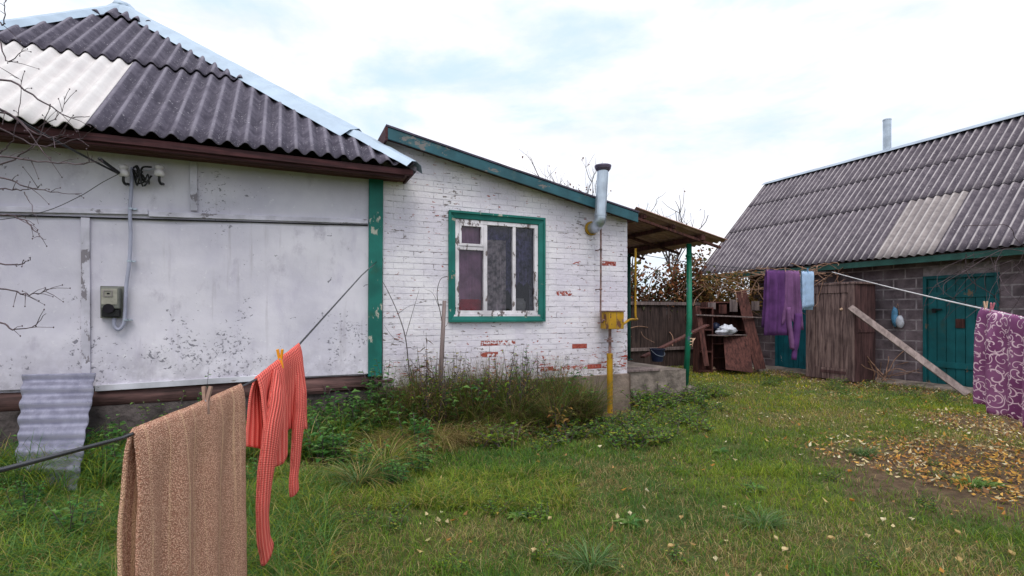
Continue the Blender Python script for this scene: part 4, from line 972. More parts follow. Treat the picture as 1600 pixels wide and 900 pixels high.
# ================================================================== CLOTHESLINES AND WASHING
# near line: from the green corner post towards the camera
E = Vector((XP0 + .08, -.07, onY(576, 409, -.06).z))
LA = at(190, 685, 1.5)                     # where the towel's near edge hangs
LD = (Vector((E.x, E.y, 0)) - Vector((LA.x, LA.y, 0))); LLEN = LD.length; LD.normalize(); LNn = Vector((LD.y, -LD.x, 0))   # points to the camera side
def online(p, q):
    """photo pixel on the vertical plane through the line -> (distance along, height)"""
    h = hit(p, q, LA, LNn); return (h - LA).dot(LD), h.z
s_pts = [(-3.0, 1.5), (-1.2, 1.17), (-.55, 1.085)] + [online(p, q) for p, q in ((0, 735), (190, 685), (300, 640), (383, 602), (400, 593), (435, 565), (465, 541))] + [(LLEN * .8, E.z - .37 * (LLEN - LLEN * .8) / 1.5), (LLEN, E.z)]
s_pts = sorted(s_pts)
ss = [a for a, _ in s_pts]; zz_ = [c for _, c in s_pts]
def line_z(s): return float(np.interp(s, ss, zz_))
LP = lambda s, z, off=0.: LA + LD * s + LNn * off + Vector((0, 0, z - LA.z))

b = MB(); b.tube([LP(s, line_z(s)) for s in np.linspace(-3.0, LLEN, 400)], .0062, 8)
tag(b.build('clothes_line', M['cable'], smooth=True), 'dark coated line running from the lower left edge up to the green corner post', 'clothes line')
b = MB(); pp = LP(-3.0, 0); b.tube([(pp.x, pp.y, -.2), (pp.x + .01, pp.y, 1.0), (pp.x, pp.y, 1.7)], [.06, .055, .05], 10); tag(b.build('line_post', M['greywood'], smooth=True), 'grey wooden post outside the picture holding the near line', 'post')

def hanging(name, s0, s1, front_bot, back_bot, mat, zfun, place, nu=70, nv=70, gap=.018, fold=.012, freq=(23, 9), uvs=1., seed=0, thick=.006, flare=0., parent=None):
    """cloth folded over a line: one sheet, front layer down from the top, back layer behind"""
    b = MB(); wdt = s1 - s0
    # arc-length parameter: v in [-1,1]; 0 at the top
    for j in range(nv + 1):
        v = -1 + 2 * j / nv
        for i in range(nu + 1):
            u = i / nu; s = s0 + wdt * u; zt1 = zfun(s)
            botf = front_bot(u) if callable(front_bot) else front_bot; botb = back_bot(u) if callable(back_bot) else back_bot
            if v >= 0: dr_ = (v ** 1.15) * (zt1 - botf); sg = 1
            else: dr_ = ((-v) ** 1.15) * (zt1 - botb); sg = -1
            spread = gap * (1 - math.exp(-dr_ / .03))
            amp = fold * min(1, dr_ / .25)
            w1 = math.sin(u * freq[0] + 1.8 * fbm(u * 3, dr_ * .8, seed) + sg) + .6 * math.sin(u * freq[1] + 2.5 * fbm(u * 2, dr_ * .5, seed + 4))
            off = sg * spread + amp * w1 + .004 * fbm(u * 9, dr_ * 7, seed)
            sh = flare * dr_ * (u - .5) + .012 * fbm(u * 2.5, dr_ * 2.2, seed + 8) * min(1, dr_ * 4)
            b.v.append(tuple(place(s + sh, zt1 + .012 * (1 - min(1, dr_ / .03)) - dr_, off))); b.uv[len(b.v) - 1] = (u * wdt * uvs, sg * dr_ * uvs)
    for j in range(nv):
        for i in range(nu):
            p = j * (nu + 1) + i; b.f.append((p, p + 1, p + nu + 2, p + nu + 1))
    return b.build(name, mat, parent, smooth=True, solid=thick)

S0 = online(197, 684)[0]; S1 = online(383, 602)[0] - .045
bt = lambda u: .08 + .05 * (1 - u)
o = hanging('towel', S0 + .03, S1, lambda u: .22 - .05 * u, lambda u: .10 + .06 * u, M['terry'], line_z, LP, 90, 110, .015, .015, (21, 6), seed=2, thick=.012)
tag(o, 'big tan terry towel folded over the near clothes line', 'towel')

# sweater: body draped over the line, two sleeves dangling
q0 = online(401, 592)[0]; q1 = online(465, 541)[0]
sw = thing('sweater', LP((q0 + q1) / 2, 0), 'coral red knitted sweater pegged over the near clothes line', 'sweater')
def prof(pts):
    s_ = [(online(p, q)) for p, q in pts]; s_.sort()
    xs_ = [a for a, _ in s_]; zs_ = [c for _, c in s_]
    return lambda u: float(np.interp(q0 + (q1 - q0) * u, xs_, zs_))
fb = prof(((390, 690), (400, 732), (415, 738), (430, 725), (440, 692), (448, 672), (458, 674), (470, 660), (475, 640)))
hanging('body', q0 - .005, q1 + .02, fb, lambda u: fb(u) + .12, M['coral'], line_z, LP, 90, 70, .022, .024, (15, 7), seed=5, thick=.008, flare=.22, parent=sw)
def sleeve(path, rads, flat, name='sleeve'):
    pts = smooth_path([LP(*online(p, q), off) for p, q, off in path], 7); n = len(pts); m = 22; b = MB()
    rr = np.interp(np.linspace(0, 1, n), np.linspace(0, 1, len(rads)), rads); acc = 0
    for i, p in enumerate(pts):
        if i: acc += (p - pts[i - 1]).length
        d = (pts[min(i + 1, n - 1)] - pts[max(i - 1, 0)]).normalized(); a = d.cross(LNn).normalized(); c = LNn
        for k in range(m + 1):
            th = 2 * math.pi * k / m; r = rr[i] * (1 + .10 * fbm(math.cos(th) * 1.5, acc * 6 + math.sin(th), 3) + .05 * math.sin(acc * 40) * (1 if i > n * .8 else .3))
            b.v.append(tuple(p + a * math.cos(th) * r + c * math.sin(th) * r * flat)); b.uv[len(b.v) - 1] = (k / m * rr[i] * 5, acc)
    for i in range(n - 1):
        for k in range(m): q = i * (m + 1) + k; b.f.append((q, q + 1, q + m + 2, q + m + 1))
    return b.build(name, M['coral'], sw, smooth=True, solid=.006)
tag(sleeve([(424, 578, .02), (418, 625, .045), (408, 680, .05), (401, 735, .045), (397, 795, .04), (400, 840, .035), (406, 866, .035)], [.02, .085, .10, .085, .07, .058, .055, .066], .30), 'long left sleeve hanging lowest')
tag(sleeve([(458, 575, .02), (459, 630, .035), (455, 680, .035), (453, 725, .03), (451, 750, .028), (452, 769, .028)], [.02, .07, .075, .060, .052, .052, .058], .32), 'shorter right sleeve')

def peg(name, pos, axis, mat, label, grp=None, L_=.075, tilt=0.):
    t = thing(name, pos, label, 'clothes peg', grp); b = MB(); a = Vector(axis).normalized(); up = Vector((0, 0, 1)) + a * tilt
    for sg in (-1, 1):
        side = Vector((a.y, -a.x, 0)) * sg
        p0 = Vector(pos) + side * .010 - up * L_ * .45; p1 = Vector(pos) + side * .004 ; p2 = Vector(pos) + side * .013 + up * L_ * .55
        b = MB(); b.beam(p0, p1, .015, .012, side); b.beam(p1, p2, .015, .012, side); b.build('jaw', mat, t, bevel=.0015)
    b = MB(); b.tube([Vector(pos) - a * .008 + up * .004, Vector(pos) + a * .008 + up * .004], .005, 8); b.build('spring', M['galv'], t)
    return t
s_ = online(320, 632)[0]; peg('clothes_peg', LP(s_, line_z(s_) + .008, .004), LD, M['peg_wood'], 'grey weathered wooden peg on the tan towel', 'clothes pegs', .105, .2)
s_ = online(435, 560)[0]; peg('clothes_peg', LP(s_, line_z(s_) + .01, .01), LD, M['peg_orange'], 'bright orange peg on the coral sweater', 'clothes pegs', .105, -.1)

# far line with the scroll-print cloth
FA = at(1300, 425, 10.3); FB = at(1600, 497, 4.5)
FD = Vector((FB.x - FA.x, FB.y - FA.y, 0)); FL = FD.length; FD.normalize(); FN = Vector((FD.y, -FD.x, 0))
if FN.dot(Vector((CAM.x - FB.x, CAM.y - FB.y, 0))) < 0: FN = -FN
fz = lambda s: FA.z + (FB.z - FA.z) * s / FL - .02 * math.sin(math.pi * min(1, s / FL))
FPl = lambda s, z, off=0.: Vector((FA.x, FA.y, 0)) + FD * s + FN * off + Vector((0, 0, z))
def onfar(p, q): h = hit(p, q, FB, FN); return (h - FA).dot(FD), h.z
b = MB(); b.tube([FPl(s, fz(s)) for s in np.linspace(0, FL + 1.6, 40)], .008, 8)
pe = FPl(FL + 1.6, 0)
tag(b.build('white_cord', M['cord'], smooth=True), 'pale cord stretched from the shed eaves to the right edge', 'clothes line')
b = MB(); b.tube([(pe.x, pe.y, -.1), (pe.x, pe.y, 1.6)], .05, 10); tag(b.build('prop_post', M['greywood'], smooth=True), 'wooden post beyond the right edge holding the pale cord', 'post')
f0 = onfar(1534, 482)[0]; f1_ = FL + .75
zb1 = onfar(1522, 628)[1]; zb2 = onfar(1600, 662)[1]
o = hanging('patterned_cloth', f0, f1_, lambda u: zb1 + (zb2 - zb1) * min(1, u * (f1_ - f0) / (FL - f0)) + .02 * math.sin(u * 21), lambda u: zb1 + .10, M['scroll'], fz, FPl, 130, 60, .03, .032, (34, 12), seed=3, thick=.003)
tag(o, 'purple cloth printed with pale scrolls hanging at the right edge', 'cloth')
ps = onfar(1540, 483)[0]
peg('clothes_peg', FPl(ps, fz(ps) + .01, .0), FD, M['peg_tan'], 'tan peg on the corner of the scroll-print cloth', 'clothes pegs', .13)
peg('clothes_peg', FPl(ps + .10, fz(ps + .1) + .01, .0), FD, M['peg_pink'], 'pink peg beside the tan peg on the scroll-print cloth', 'clothes pegs', .12, .35)

# middle line: porch to shed, with plum washing and a pale blue towel
MA = Vector((xbm, yk, 2.60)); MBp = at(1300, 425, 10.3)
b = MB(); b.tube(cat(MA, MBp, .10), .006, 6); tag(b.build('washing_wire', M['cable'], smooth=True), 'thin dark wire from the porch to the shed eaves', 'clothes line')
MD = Vector((MBp.x - MA.x, MBp.y - MA.y, 0)); ML = MD.length; MD.normalize(); MN = Vector((MD.y, -MD.x, 0))
if MN.dot(Vector((CAM.x - MA.x, CAM.y - MA.y, 0))) < 0: MN = -MN
mz = lambda s: MA.z + (MBp.z - MA.z) * s / ML - .4 * (s / ML) * (1 - s / ML)
MPl = lambda s, z, off=0.: Vector((MA.x, MA.y, 0)) + MD * s + MN * off + Vector((0, 0, z))
def onmid(p, q): h = hit(p, q, MA, MN); return (h - MA).dot(MD), h.z
a, c = onmid(1197, 437)[0], onmid(1229, 437)[0]
o = hanging('plum_towel', a, c, onmid(1200, 524)[1], onmid(1200, 512)[1], M['plum'], mz, MPl, 50, 30, .025, .030, (17, 6), seed=1, flare=.12); tag(o, 'dark plum towel hanging left of the blue shed door', 'towel')
a, c = onmid(1226, 437)[0], onmid(1248, 437)[0]
zt3 = onmid(1240, 552)[1]
gm = thing('mauve_garment', MPl((a + c) / 2, 0), 'mauve long-sleeved garment hanging between the plum towel and pale blue towel', 'garment')
hanging('body', a, c, lambda u: onmid(1236, 508)[1] + .10 * math.sin(u * 5), onmid(1236, 490)[1], M['plum_light'], mz, MPl, 30, 30, .03, .022, (16, 7), seed=6, flare=.15, parent=gm)
b = MB(); b.tube(smooth_path([MPl(onmid(p, q)[0], onmid(p, q)[1], .05) for p, q in ((1229, 480), (1230, 500), (1234, 530), (1236, 545))], 4), [.05] * 13, 10); b.build('sleeve', M['plum_light'], gm, smooth=True)
b = MB(); b.tube(smooth_path([MPl(onmid(p, q)[0], onmid(p, q)[1], .05) for p, q in ((1245, 490), (1243, 510), (1240, 540), (1238, 562))], 4), [.07] * 9 + [.05] * 4, 10); b.build('sleeve', M['plum'], gm, smooth=True)
a, c = onmid(1252, 437)[0], onmid(1271, 437)[0]
o = hanging('blue_towel', a, c, lambda u: onmid(1262, 480)[1] - .04 + .06 * u, onmid(1262, 484)[1], M['blue_towel'], mz, MPl, 24, 24, .018, .008, (8, 5), seed=9); tag(o, 'small pale blue towel hanging in front of the wardrobe top', 'towel')
for (p, m_, lb) in ((1199, 'peg_wood', 'peg on the left corner of the plum towel'), (1227, 'peg_wood', 'peg where plum towel and mauve garment meet'), (1262, 'bag_blue', 'blue peg on the pale blue towel')):
    s_ = onmid(p, 437)[0]; peg('clothes_peg', MPl(s_, mz(s_) + .01), MD, M[m_], lb, 'clothes pegs', .11)

# ================================================================== SPARE SHEET LEANING ON THE WALL
t0 = onY(36, 586, -.10); t1 = onY(150, 584, -.10); 
bl = onZ(22, 768, .0); br = onZ(120, 768, .0)
b = MB(); nu, nv = 30, 80
def lsf(u, v):
    bot = bl.lerp(br, u); top = t0.lerp(t1, u); c = bot.lerp(top, v)
    nrm = Vector((.2, -1, .3)).normalized(); h = .036 * math.sin(v * 2 * math.pi * 7.2 + .25 * u)
    return c + nrm * (h + .02 * math.sin(v * 3.1)) + Vector((.012 * fbm(u * 3, v * 6, 1) * (1 if u in (0, 1) else 0) + .01 * math.cos(v * 45) * (u - .5), 0, 0))
b.grid(nu, nv, lsf, lambda u, v: (v * .135 * 7.2, u * .7))
tag(b.build('corrugated_sheet', M['slate_lean'], smooth=True, solid=.007), 'loose grey corrugated sheet leaning against the stucco wall', 'sheet')

# ================================================================== PLANTS
def mass(name, V, F, C, mat, label, kind='stuff', loc=None):
    """one big mesh from numpy arrays: V (n,3), F (m,4), C (n,3)"""
    me = bpy.data.meshes.new(name); me.vertices.add(len(V)); me.vertices.foreach_set('co', V.astype(np.float32).ravel())
    me.loops.add(F.size); me.loops.foreach_set('vertex_index', F.astype(np.int32).ravel())
    me.polygons.add(len(F)); me.polygons.foreach_set('loop_start', np.arange(0, F.size, 4, dtype=np.int32))
    a = me.attributes.new('col', 'FLOAT_COLOR', 'POINT'); a.data.foreach_set('color', np.concatenate([C, np.ones((len(C), 1))], 1).astype(np.float32).ravel())
    me.update(calc_edges=True); o = link(me, name, mat)
    if label: tag(o, label, None, None, kind)
    return o
def blades(P, H, W, LEAN, C, levels=4, phi=None, droop=.45):
    """curved grass blades as strips; P (n,3) roots"""
    n = len(P); phi = rng.uniform(0, 2 * np.pi, n) if phi is None else phi
    face = phi + np.pi / 2 + rng.normal(0, .5, n); d = np.stack([np.cos(phi), np.sin(phi)], 1); s = np.stack([np.cos(face), np.sin(face)], 1)
    V = np.zeros((n, levels, 2, 3)); CC = np.zeros((n, levels, 2, 3))
    for k in range(levels):
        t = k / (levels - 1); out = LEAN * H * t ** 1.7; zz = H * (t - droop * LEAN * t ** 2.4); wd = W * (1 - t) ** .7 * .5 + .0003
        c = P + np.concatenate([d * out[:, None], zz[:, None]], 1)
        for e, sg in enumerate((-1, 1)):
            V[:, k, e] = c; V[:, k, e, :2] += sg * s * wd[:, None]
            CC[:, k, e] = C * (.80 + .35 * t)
    idx = np.arange(n * levels * 2).reshape(n, levels, 2); F = []
    for k in range(levels - 1): F.append(np.stack([idx[:, k, 0], idx[:, k, 1], idx[:, k + 1, 1], idx[:, k + 1, 0]], 1))
    return V.reshape(-1, 3), np.concatenate(F), CC.reshape(-1, 3)
def join(parts):
    V, F, C = [], [], []; o = 0
    for v, f, c in parts: V.append(v); F.append(f + o); C.append(c); o += len(v)
    return np.concatenate(V), np.concatenate(F), np.concatenate(C)
def vn(x, y, s, seed):
    """cheap smooth value noise for arrays, 0..1"""
    r = np.random.default_rng(seed); T = r.random((64, 64)); u = x * s + 17.3; v = y * s + 9.1
    i, j = np.floor(u).astype(int), np.floor(v).astype(int); fu, fv = u - i, v - j; fu = fu * fu * (3 - 2 * fu); fv = fv * fv * (3 - 2 * fv)
    g = lambda a, b_: T[a % 64, b_ % 64]
    return (g(i, j) * (1 - fu) + g(i + 1, j) * fu) * (1 - fv) + (g(i, j + 1) * (1 - fu) + g(i + 1, j + 1) * fu) * fv
def fb2(x, y, s, seed): return .55 * vn(x, y, s, seed) + .3 * vn(x, y, s * 2.3, seed + 1) + .15 * vn(x, y, s * 5.1, seed + 2)
def ground_samples(n, Ymin, Ymax, umax=1.12, power=1.0):
    """points on the ground inside the (slightly widened) field of view"""
    Y = Ymin + (Ymax - Ymin) * rng.random(n) ** power; u = rng.uniform(-umax, umax, n)
    x = CAM.x + CR.x * u * Y + CF.x * Y; y = CAM.y + CR.y * u * Y + CF.y * Y
    return x, y, Y
def free(x, y):
    """not inside a wall, slab or box"""
    m = ~((y > -.05) & (x < 3.5) & (x > -7)) | (y > 3.4)
    m &= ~((x > 8.2) & (y < 3.7)); m &= ~((x > cx0) & (x < cx1) & (y > cy0) & (y < cy1)); return m
GREENS = np.array([(.155, .245, .022), (.215, .315, .028), (.300, .350, .035), (.090, .170, .024), (.380, .350, .060), (.105, .215, .050)])
DRY = np.array([(.44, .34, .14), (.36, .26, .10), (.54, .44, .22), (.26, .16, .08)])
def zarr(x, y): return np.array([gz(a, c) for a, c in zip(x, y)])
def soilmask(x, y): return np.array([bare_mask(a, c) for a, c in zip(x, y)])
def lawn(n, Y0, Y1, hm, wm, pw=1.0):
    x, y, Y = ground_samples(n, Y0, Y1, power=pw); k = free(x, y); x, y, Y = x[k], y[k], Y[k]
    sm = soilmask(x, y); patch = fb2(x, y, 1.6, 3); k = rng.random(len(x)) > np.clip((sm - .22) * 1.25, 0, .93); k &= rng.random(len(x)) > np.clip((.42 - fb2(x, y, 3.5, 44)) * 3, 0, .7)
    x, y, Y, patch = x[k], y[k], Y[k], patch[k]; m = len(x)
    tone = fb2(x, y, .9, 20); tone2 = fb2(x, y, 2.6, 31)
    idx = np.clip((tone * .8 + tone2 * .45 + rng.normal(0, .16, m) - .28) * 6.5, 0, 4.99).astype(int)
    order = np.array([3, 5, 0, 1, 2, 4])[:6]; C = GREENS[order[np.clip(idx, 0, 5)]].copy()
    # the left by the house is deeper green, the far yard and the right more yellow
    warm = np.clip((x + 1.2) / 6.0, 0, 1); C[:, 0] *= .78 + .62 * warm; C[:, 2] *= 1.1 - .4 * warm; C *= (.86 + .42 * warm)[:, None]
    dry = rng.random(m) < np.clip((fb2(x, y, 1.25, 55) - .38) * 1.9, .08, .75); C[dry] = DRY[rng.integers(0, 4, dry.sum())]
    C *= rng.uniform(.65, 1.35, (m, 1))
    H = hm * rng.uniform(.5, 1.5, m) * (.55 + .9 * fb2(x, y, 2.2, 71)); H[dry] *= .8
    W = wm * rng.uniform(.7, 1.4, m) * (.8 + .05 * Y)
    P = np.stack([x, y, zarr(x, y) - .004], 1)
    return blades(P, H, W, rng.uniform(.25, 1.25, m), C, 4)
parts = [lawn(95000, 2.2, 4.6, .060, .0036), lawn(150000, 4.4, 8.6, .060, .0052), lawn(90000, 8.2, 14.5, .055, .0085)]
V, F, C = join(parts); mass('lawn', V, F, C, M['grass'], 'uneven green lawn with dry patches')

# fallen leaves: litter on the bare soil, thinner elsewhere
LEAFC = np.array([(.50, .36, .16), (.62, .50, .28), (.42, .24, .09), (.30, .15, .06), (.70, .62, .42), (.45, .20, .04), (.22, .12, .06)])
def leafquads(x, y, L_, C, lift=.012, tilt=.35):
    n = len(x); a = rng.uniform(0, 2 * np.pi, n); d = np.stack([np.cos(a), np.sin(a), rng.normal(0, tilt, n)], 1); s = np.stack([-np.sin(a), np.cos(a), rng.normal(0, tilt, n)], 1)
    P = np.stack([x, y, zarr(x, y) + lift], 1); w_ = L_ * rng.uniform(.45, .7, n)
    V = np.zeros((n, 4, 3)); V[:, 0] = P; V[:, 1] = P + d * (L_ * .5)[:, None] + s * (w_ * .5)[:, None]; V[:, 2] = P + d * L_[:, None]; V[:, 3] = P + d * (L_ * .45)[:, None] - s * (w_ * .5)[:, None]
    V[:, 0, 2] += rng.uniform(0, .012, n); V[:, 2, 2] += rng.uniform(0, .02, n); V[:, :, 2] = np.maximum(V[:, :, 2], (P[:, 2] - .004)[:, None])
    return V.reshape(-1, 3), np.arange(n * 4).reshape(n, 4), np.repeat(C, 4, 0)
x, y, Y = ground_samples(80000, 2.6, 13, 1.15); sm = soilmask(x, y); k = free(x, y)
right = np.clip((x - 1.5) / 5, 0, 1)
k &= rng.random(len(x)) < np.clip(.014 + .09 * right + (sm - .02) * .9 * (x > 2), .006, .8) + .10 * np.exp(-((x - 6.4) ** 2 + (y - 3.4) ** 2) / 1.2)
x, y, Y = x[k], y[k], Y[k]; n = len(x)
LC_ = LEAFC[rng.integers(0, 7, n)]; gq = onZ(1590, 745); og = (np.exp(-((x - gq.x) ** 2 + (y - gq.y) ** 2) / .8) > rng.random(n)); LC_[og] = np.array([(.62, .33, .06), (.72, .42, .10), (.45, .20, .05)])[rng.integers(0, 3, og.sum())]
V, F, C = leafquads(x, y, rng.uniform(.020, .056, n), LC_ * rng.uniform(.6, 1.15, (n, 1)), .02)
mass('fallen_leaves', V, F, C, M['litter'], 'small pale and brown fallen leaves scattered over turf and bare soil')
# larger single leaves near the camera
spots = [(835, 615), (1150, 628), (862, 811), (985, 806), (836, 860), (1010, 818), (1063, 812), (1043, 856), (1118, 878), (1215, 845), (1222, 862), (1292, 842), (1355, 838), (1425, 812), (1415, 862), (1585, 870), (1500, 880), (1135, 795), (1240, 655), (1375, 682), (1360, 700), (1325, 738), (1335, 784), (1378, 815), (1530, 750), (1512, 752), (1560, 795), (492, 822), (128, 886), (1500, 836)]
for i, (p, q) in enumerate(spots):
    g = onZ(p, q, .035); b = MB(); a = random.uniform(0, 6.28); Ls = random.uniform(.026, .045)
    d = Vector((math.cos(a), math.sin(a), .15)); s = Vector((-math.sin(a), math.cos(a), .25)); c0_ = Vector((0, 0, 0)); pts = []
    prof_ = [(0, .0), (.18, .30), (.42, .42), (.68, .30), (1, 0)]
    for t, wv in prof_: pts.append((d * Ls * t, d * Ls * t + s * Ls * wv + Vector((0, 0, .012)), d * Ls * t - s * Ls * wv + Vector((0, 0, .018))))
    for m_ in pts: b.v += [tuple(m_[1]), tuple(m_[0]), tuple(m_[2])]
    for k in range(4): q_ = k * 3; b.f += [(q_, q_ + 1, q_ + 4, q_ + 3), (q_ + 1, q_ + 2, q_ + 5, q_ + 4)]
    cl = LEAFC[random.choice((0, 1, 4, 5, 0, 1))]; b.at['col'] = [tuple(cl)] * len(b.v)
    o = b.build('fallen_leaf', M['litter'], local=True); o.location = g
    lz_ = ('on the near lawn' if q > 780 else 'on the far lawn') + (' left of the lawn centre' if p < 900 else ' between the two spiky tufts' if p < 1180 else ' right of the broad tuft' if p < 1450 else ' by the bare soil at the right')
    tag(o, 'single pale dry leaf lying ' + lz_, 'leaf', 'single fallen leaves ' + lz_)

# ---- plant builders (local coordinates, base at the origin)
def leaf_mesh(leaves, name, parent=None):
    """leaves: list of (pos, dir, up, length, width, colour)"""
    b = MB(); col = []
    for p, d, up, Ls, W_, c in leaves:
        n0 = len(b.v); b.leaf(p, d, up, Ls, W_); col += [tuple(x * random.uniform(.85, 1.15) for x in c)] * (len(b.v) - n0)
    b.at['col'] = col; return b.build(name, M['veg'], parent, local=True)
def leafy_plant(kind, h=.5, spread=.25, stems=7, leafL=.06, cols=GREENS, n_per=14, stemmat='twig', wide=.55, droop=-.1, seed=0, hang=0):
    """weed with upright leafy stems; returns an Empty with stem and foliage meshes"""
    random.seed(seed + 100); r = bpy.data.objects.new(kind, None); COL.objects.link(r); b = MB(); lv = []
    for i in range(stems):
        a = random.uniform(0, 6.28); lean = random.uniform(.1, 1) * spread; hh = h * random.uniform(.6, 1.1)
        base = Vector((jit(spread * .35), jit(spread * .35), -.02)); tip = base + Vector((math.cos(a) * lean, math.sin(a) * lean, hh))
        midp = base.lerp(tip, .5) + Vector((jit(.03), jit(.03), hh * .06)); pts = smooth_path([base, midp, tip], 4)
        b.tube(pts, [.0045 * (1 - .7 * k / len(pts)) for k in range(len(pts))], 4)
        for k in range(n_per):
            t = .12 + .88 * (k + random.random()) / n_per; p = base.lerp(midp, t * 2) if t < .5 else midp.lerp(tip, t * 2 - 1)
            th = k * 2.4 + random.uniform(-.5, .5); d = Vector((math.cos(th), math.sin(th), random.uniform(droop, .45)))
            sz = leafL * (1.25 - .6 * t) * random.uniform(.7, 1.2); c = cols[random.randrange(len(cols))]
            lv.append((p, d, Vector((jit(.3), jit(.3), 1)), sz, sz * wide, tuple(np.array(c) * random.uniform(.7, 1.25))))
    b.build('stem', M[stemmat], r, local=True); leaf_mesh(lv, 'foliage', r); return r
def copy_thing(o):
    c = o.copy(); COL.objects.link(c)
    for ch in o.children:
        d = ch.copy(); COL.objects.link(d); d.parent = c
    return c
def zone(x, y):
    r = Vector((x, y, 0)) - CAM; Y = r.dot(CF); p = 800 + 800 * r.dot(CR) / Y; q = 490 + 1120 / Y
    if p < 150: h = 'by the leaning sheet'
    elif p < 390: h = 'behind the tan towel'
    elif p < 480: h = 'behind the coral sweater'
    elif p < 600: h = 'left of the corner post'
    elif p < 690: h = 'beside the wooden stake'
    elif p < 780: h = 'under the window\'s left half'
    elif p < 870: h = 'under the window\'s right half'
    elif p < 960: h = 'left of the yellow standpipe'
    elif p < 1080: h = 'before the porch slab'
    elif p < 1200: h = 'before the shelf unit'
    elif p < 1380: h = 'before the wardrobe'
    else: h = 'before the teal door'
    d = 'close to the wall' if (y > -.55 and x < 4) or x > 7 else ('a step out from the wall' if (y > -1.4 and x < 4) or x > 5.5 else 'out in the open lawn')
    return h, d
def spread_copies(protos, spots_, cat_, group, labelf, smin=.8, smax=1.2):
    for i, sp in enumerate(spots_):
        pr = protos[i % len(protos)]; o = pr if i < len(protos) else copy_thing(pr)
        x_, y_, s = sp; s *= random.uniform(smin, smax)
        o.location = (x_, y_, gz(x_, y_)); o.rotation_euler = (0, 0, random.uniform(0, 6.28)); o.scale = (s, s, s * random.uniform(.9, 1.1)); h_, d_ = zone(x_, y_); tag(o, labelf(i) + ' ' + h_ + ', ' + d_, cat_, group + ' ' + h_ + ', ' + d_)
NETTLE = np.array([(.075, .200, .045), (.10, .24, .05), (.050, .150, .042), (.15, .28, .07)])
PALEG = np.array([(.15, .27, .06), (.20, .30, .08), (.10, .20, .055)])
RUSTY = np.array([(.24, .14, .05), (.15, .14, .04), (.32, .20, .08), (.12, .09, .045)])
nettles = [leafy_plant('nettle_plant', .42, .22, 9, .085, NETTLE, 12, seed=i) for i in range(3)]
sp = []
for i in range(44): 
    p = random.uniform(15, 660); q = random.uniform(660, 770) if p > 370 else random.uniform(690, 860)
    g = onZ(p, q); 
    if g.y > -.14: g.y = -.14 - random.random() * .3
    sp.append((g.x, g.y, .9 if q < 760 else .6))
for p in (405, 440, 470, 500, 530, 560, 600, 630, 700, 745, 790, 850, 880): g = onY(p, 640, -.25); sp.append((g.x, -.25 + jit(.08), 1.25 + .3 * (p > 560))); sp.append((g.x + .1, -.6 + jit(.1), 1.15))
spread_copies(nettles, sp, 'weed', 'nettles', lambda i: 'leafy nettle')
# bush at the foot of the green post
bush = leafy_plant('leafy_weed', .85, .34, 14, .075, NETTLE, 20, seed=21); g = onY(596, 640, -.28); bush.location = (g.x, -.3, 0); tag(bush, 'dense green leafy weed at the foot of the green corner post', 'weed')
bush = leafy_plant('leafy_weed', .62, .30, 10, .06, PALEG, 16, seed=23); g = onY(270, 640, -.2); bush.location = (g.x, -.22, 0); tag(bush, 'yellowish green weed climbing over the sill log behind the tan towel', 'weed')
bush = leafy_plant('leafy_weed', .80, .12, 4, .07, NETTLE, 9, seed=24); g = onY(325, 640, -.2); bush.location = (g.x, -.2, 0); tag(bush, 'thin upright weed against the white drip board above the tan towel', 'weed')
# low plants by porch and plinth
low = [leafy_plant('ground_weed', .20, .26, 10, .055, np.concatenate([PALEG, GREENS]), 9, seed=40 + i) for i in range(3)]
sp = []
for i in range(62):
    p = random.uniform(690, 1135); q = random.uniform(640, 705) - max(0, (p - 960)) * .12
    g = onZ(p, q); sp.append((g.x, min(g.y, -.15) if g.x < 3.6 else g.y, random.uniform(.7, 1.25)))
for i in range(26):
    p = random.uniform(1190, 1520); q = 590 + (p - 1200) * .10 + random.uniform(-4, 14); g = onZ(p, q); sp.append((min(g.x, 8.1) if not (cy0 < g.y < cy1) else min(g.x, 7.35), g.y, .75))
for i in range(22): g = onZ(random.uniform(965, 1100), random.uniform(604, 640)); sp.append((g.x, min(g.y, .12), random.uniform(1.1, 1.5)))
for i in range(14): g = onZ(random.uniform(940, 1600), random.uniform(670, 890)); sp.append((g.x, g.y, .42))
for i in range(10): g = onZ(random.uniform(400, 900), random.uniform(750, 890)); sp.append((g.x, g.y, .55))
spread_copies(low, sp, 'weed', 'low weeds', lambda i: 'low broad-leaved weed')
# rusty dried weeds in the thicket under the window
rusty = [leafy_plant('dried_weed', .72, .26, 9, .055, np.concatenate([RUSTY, GREENS[:2], NETTLE[:1]]), 16, seed=60 + i, droop=-.7, wide=.35) for i in range(3)]
sp = []
for i in range(36): p = random.uniform(655, 905); g = onY(p, 600, -.3); sp.append((g.x, random.uniform(-.75, -.12), (1.15 if p < 860 else .85) * random.uniform(.7, 1.1)))
spread_copies(rusty, sp, 'weed', 'dried weeds', lambda i: 'half-dried brownish weed')
yel = leafy_plant('yellow_weed', .42, .2, 7, .10, np.array([(.42, .26, .07), (.36, .20, .06), (.30, .24, .06)]), 7, seed=77, droop=-.9); g = onZ(868, 682); yel.location = (g.x, g.y, 0); tag(yel, 'wilted yellow-tan weed at the right end of the thicket', 'weed')
yel = leafy_plant('yellow_weed', .95, .10, 4, .07, np.array([(.40, .30, .05), (.28, .26, .06)]), 9, seed=78, droop=-.3); g = onY(716, 600, -.3); yel.location = (g.x, -.3, 0); tag(yel, 'upright weed with yellow leaves below the window left of centre', 'weed')
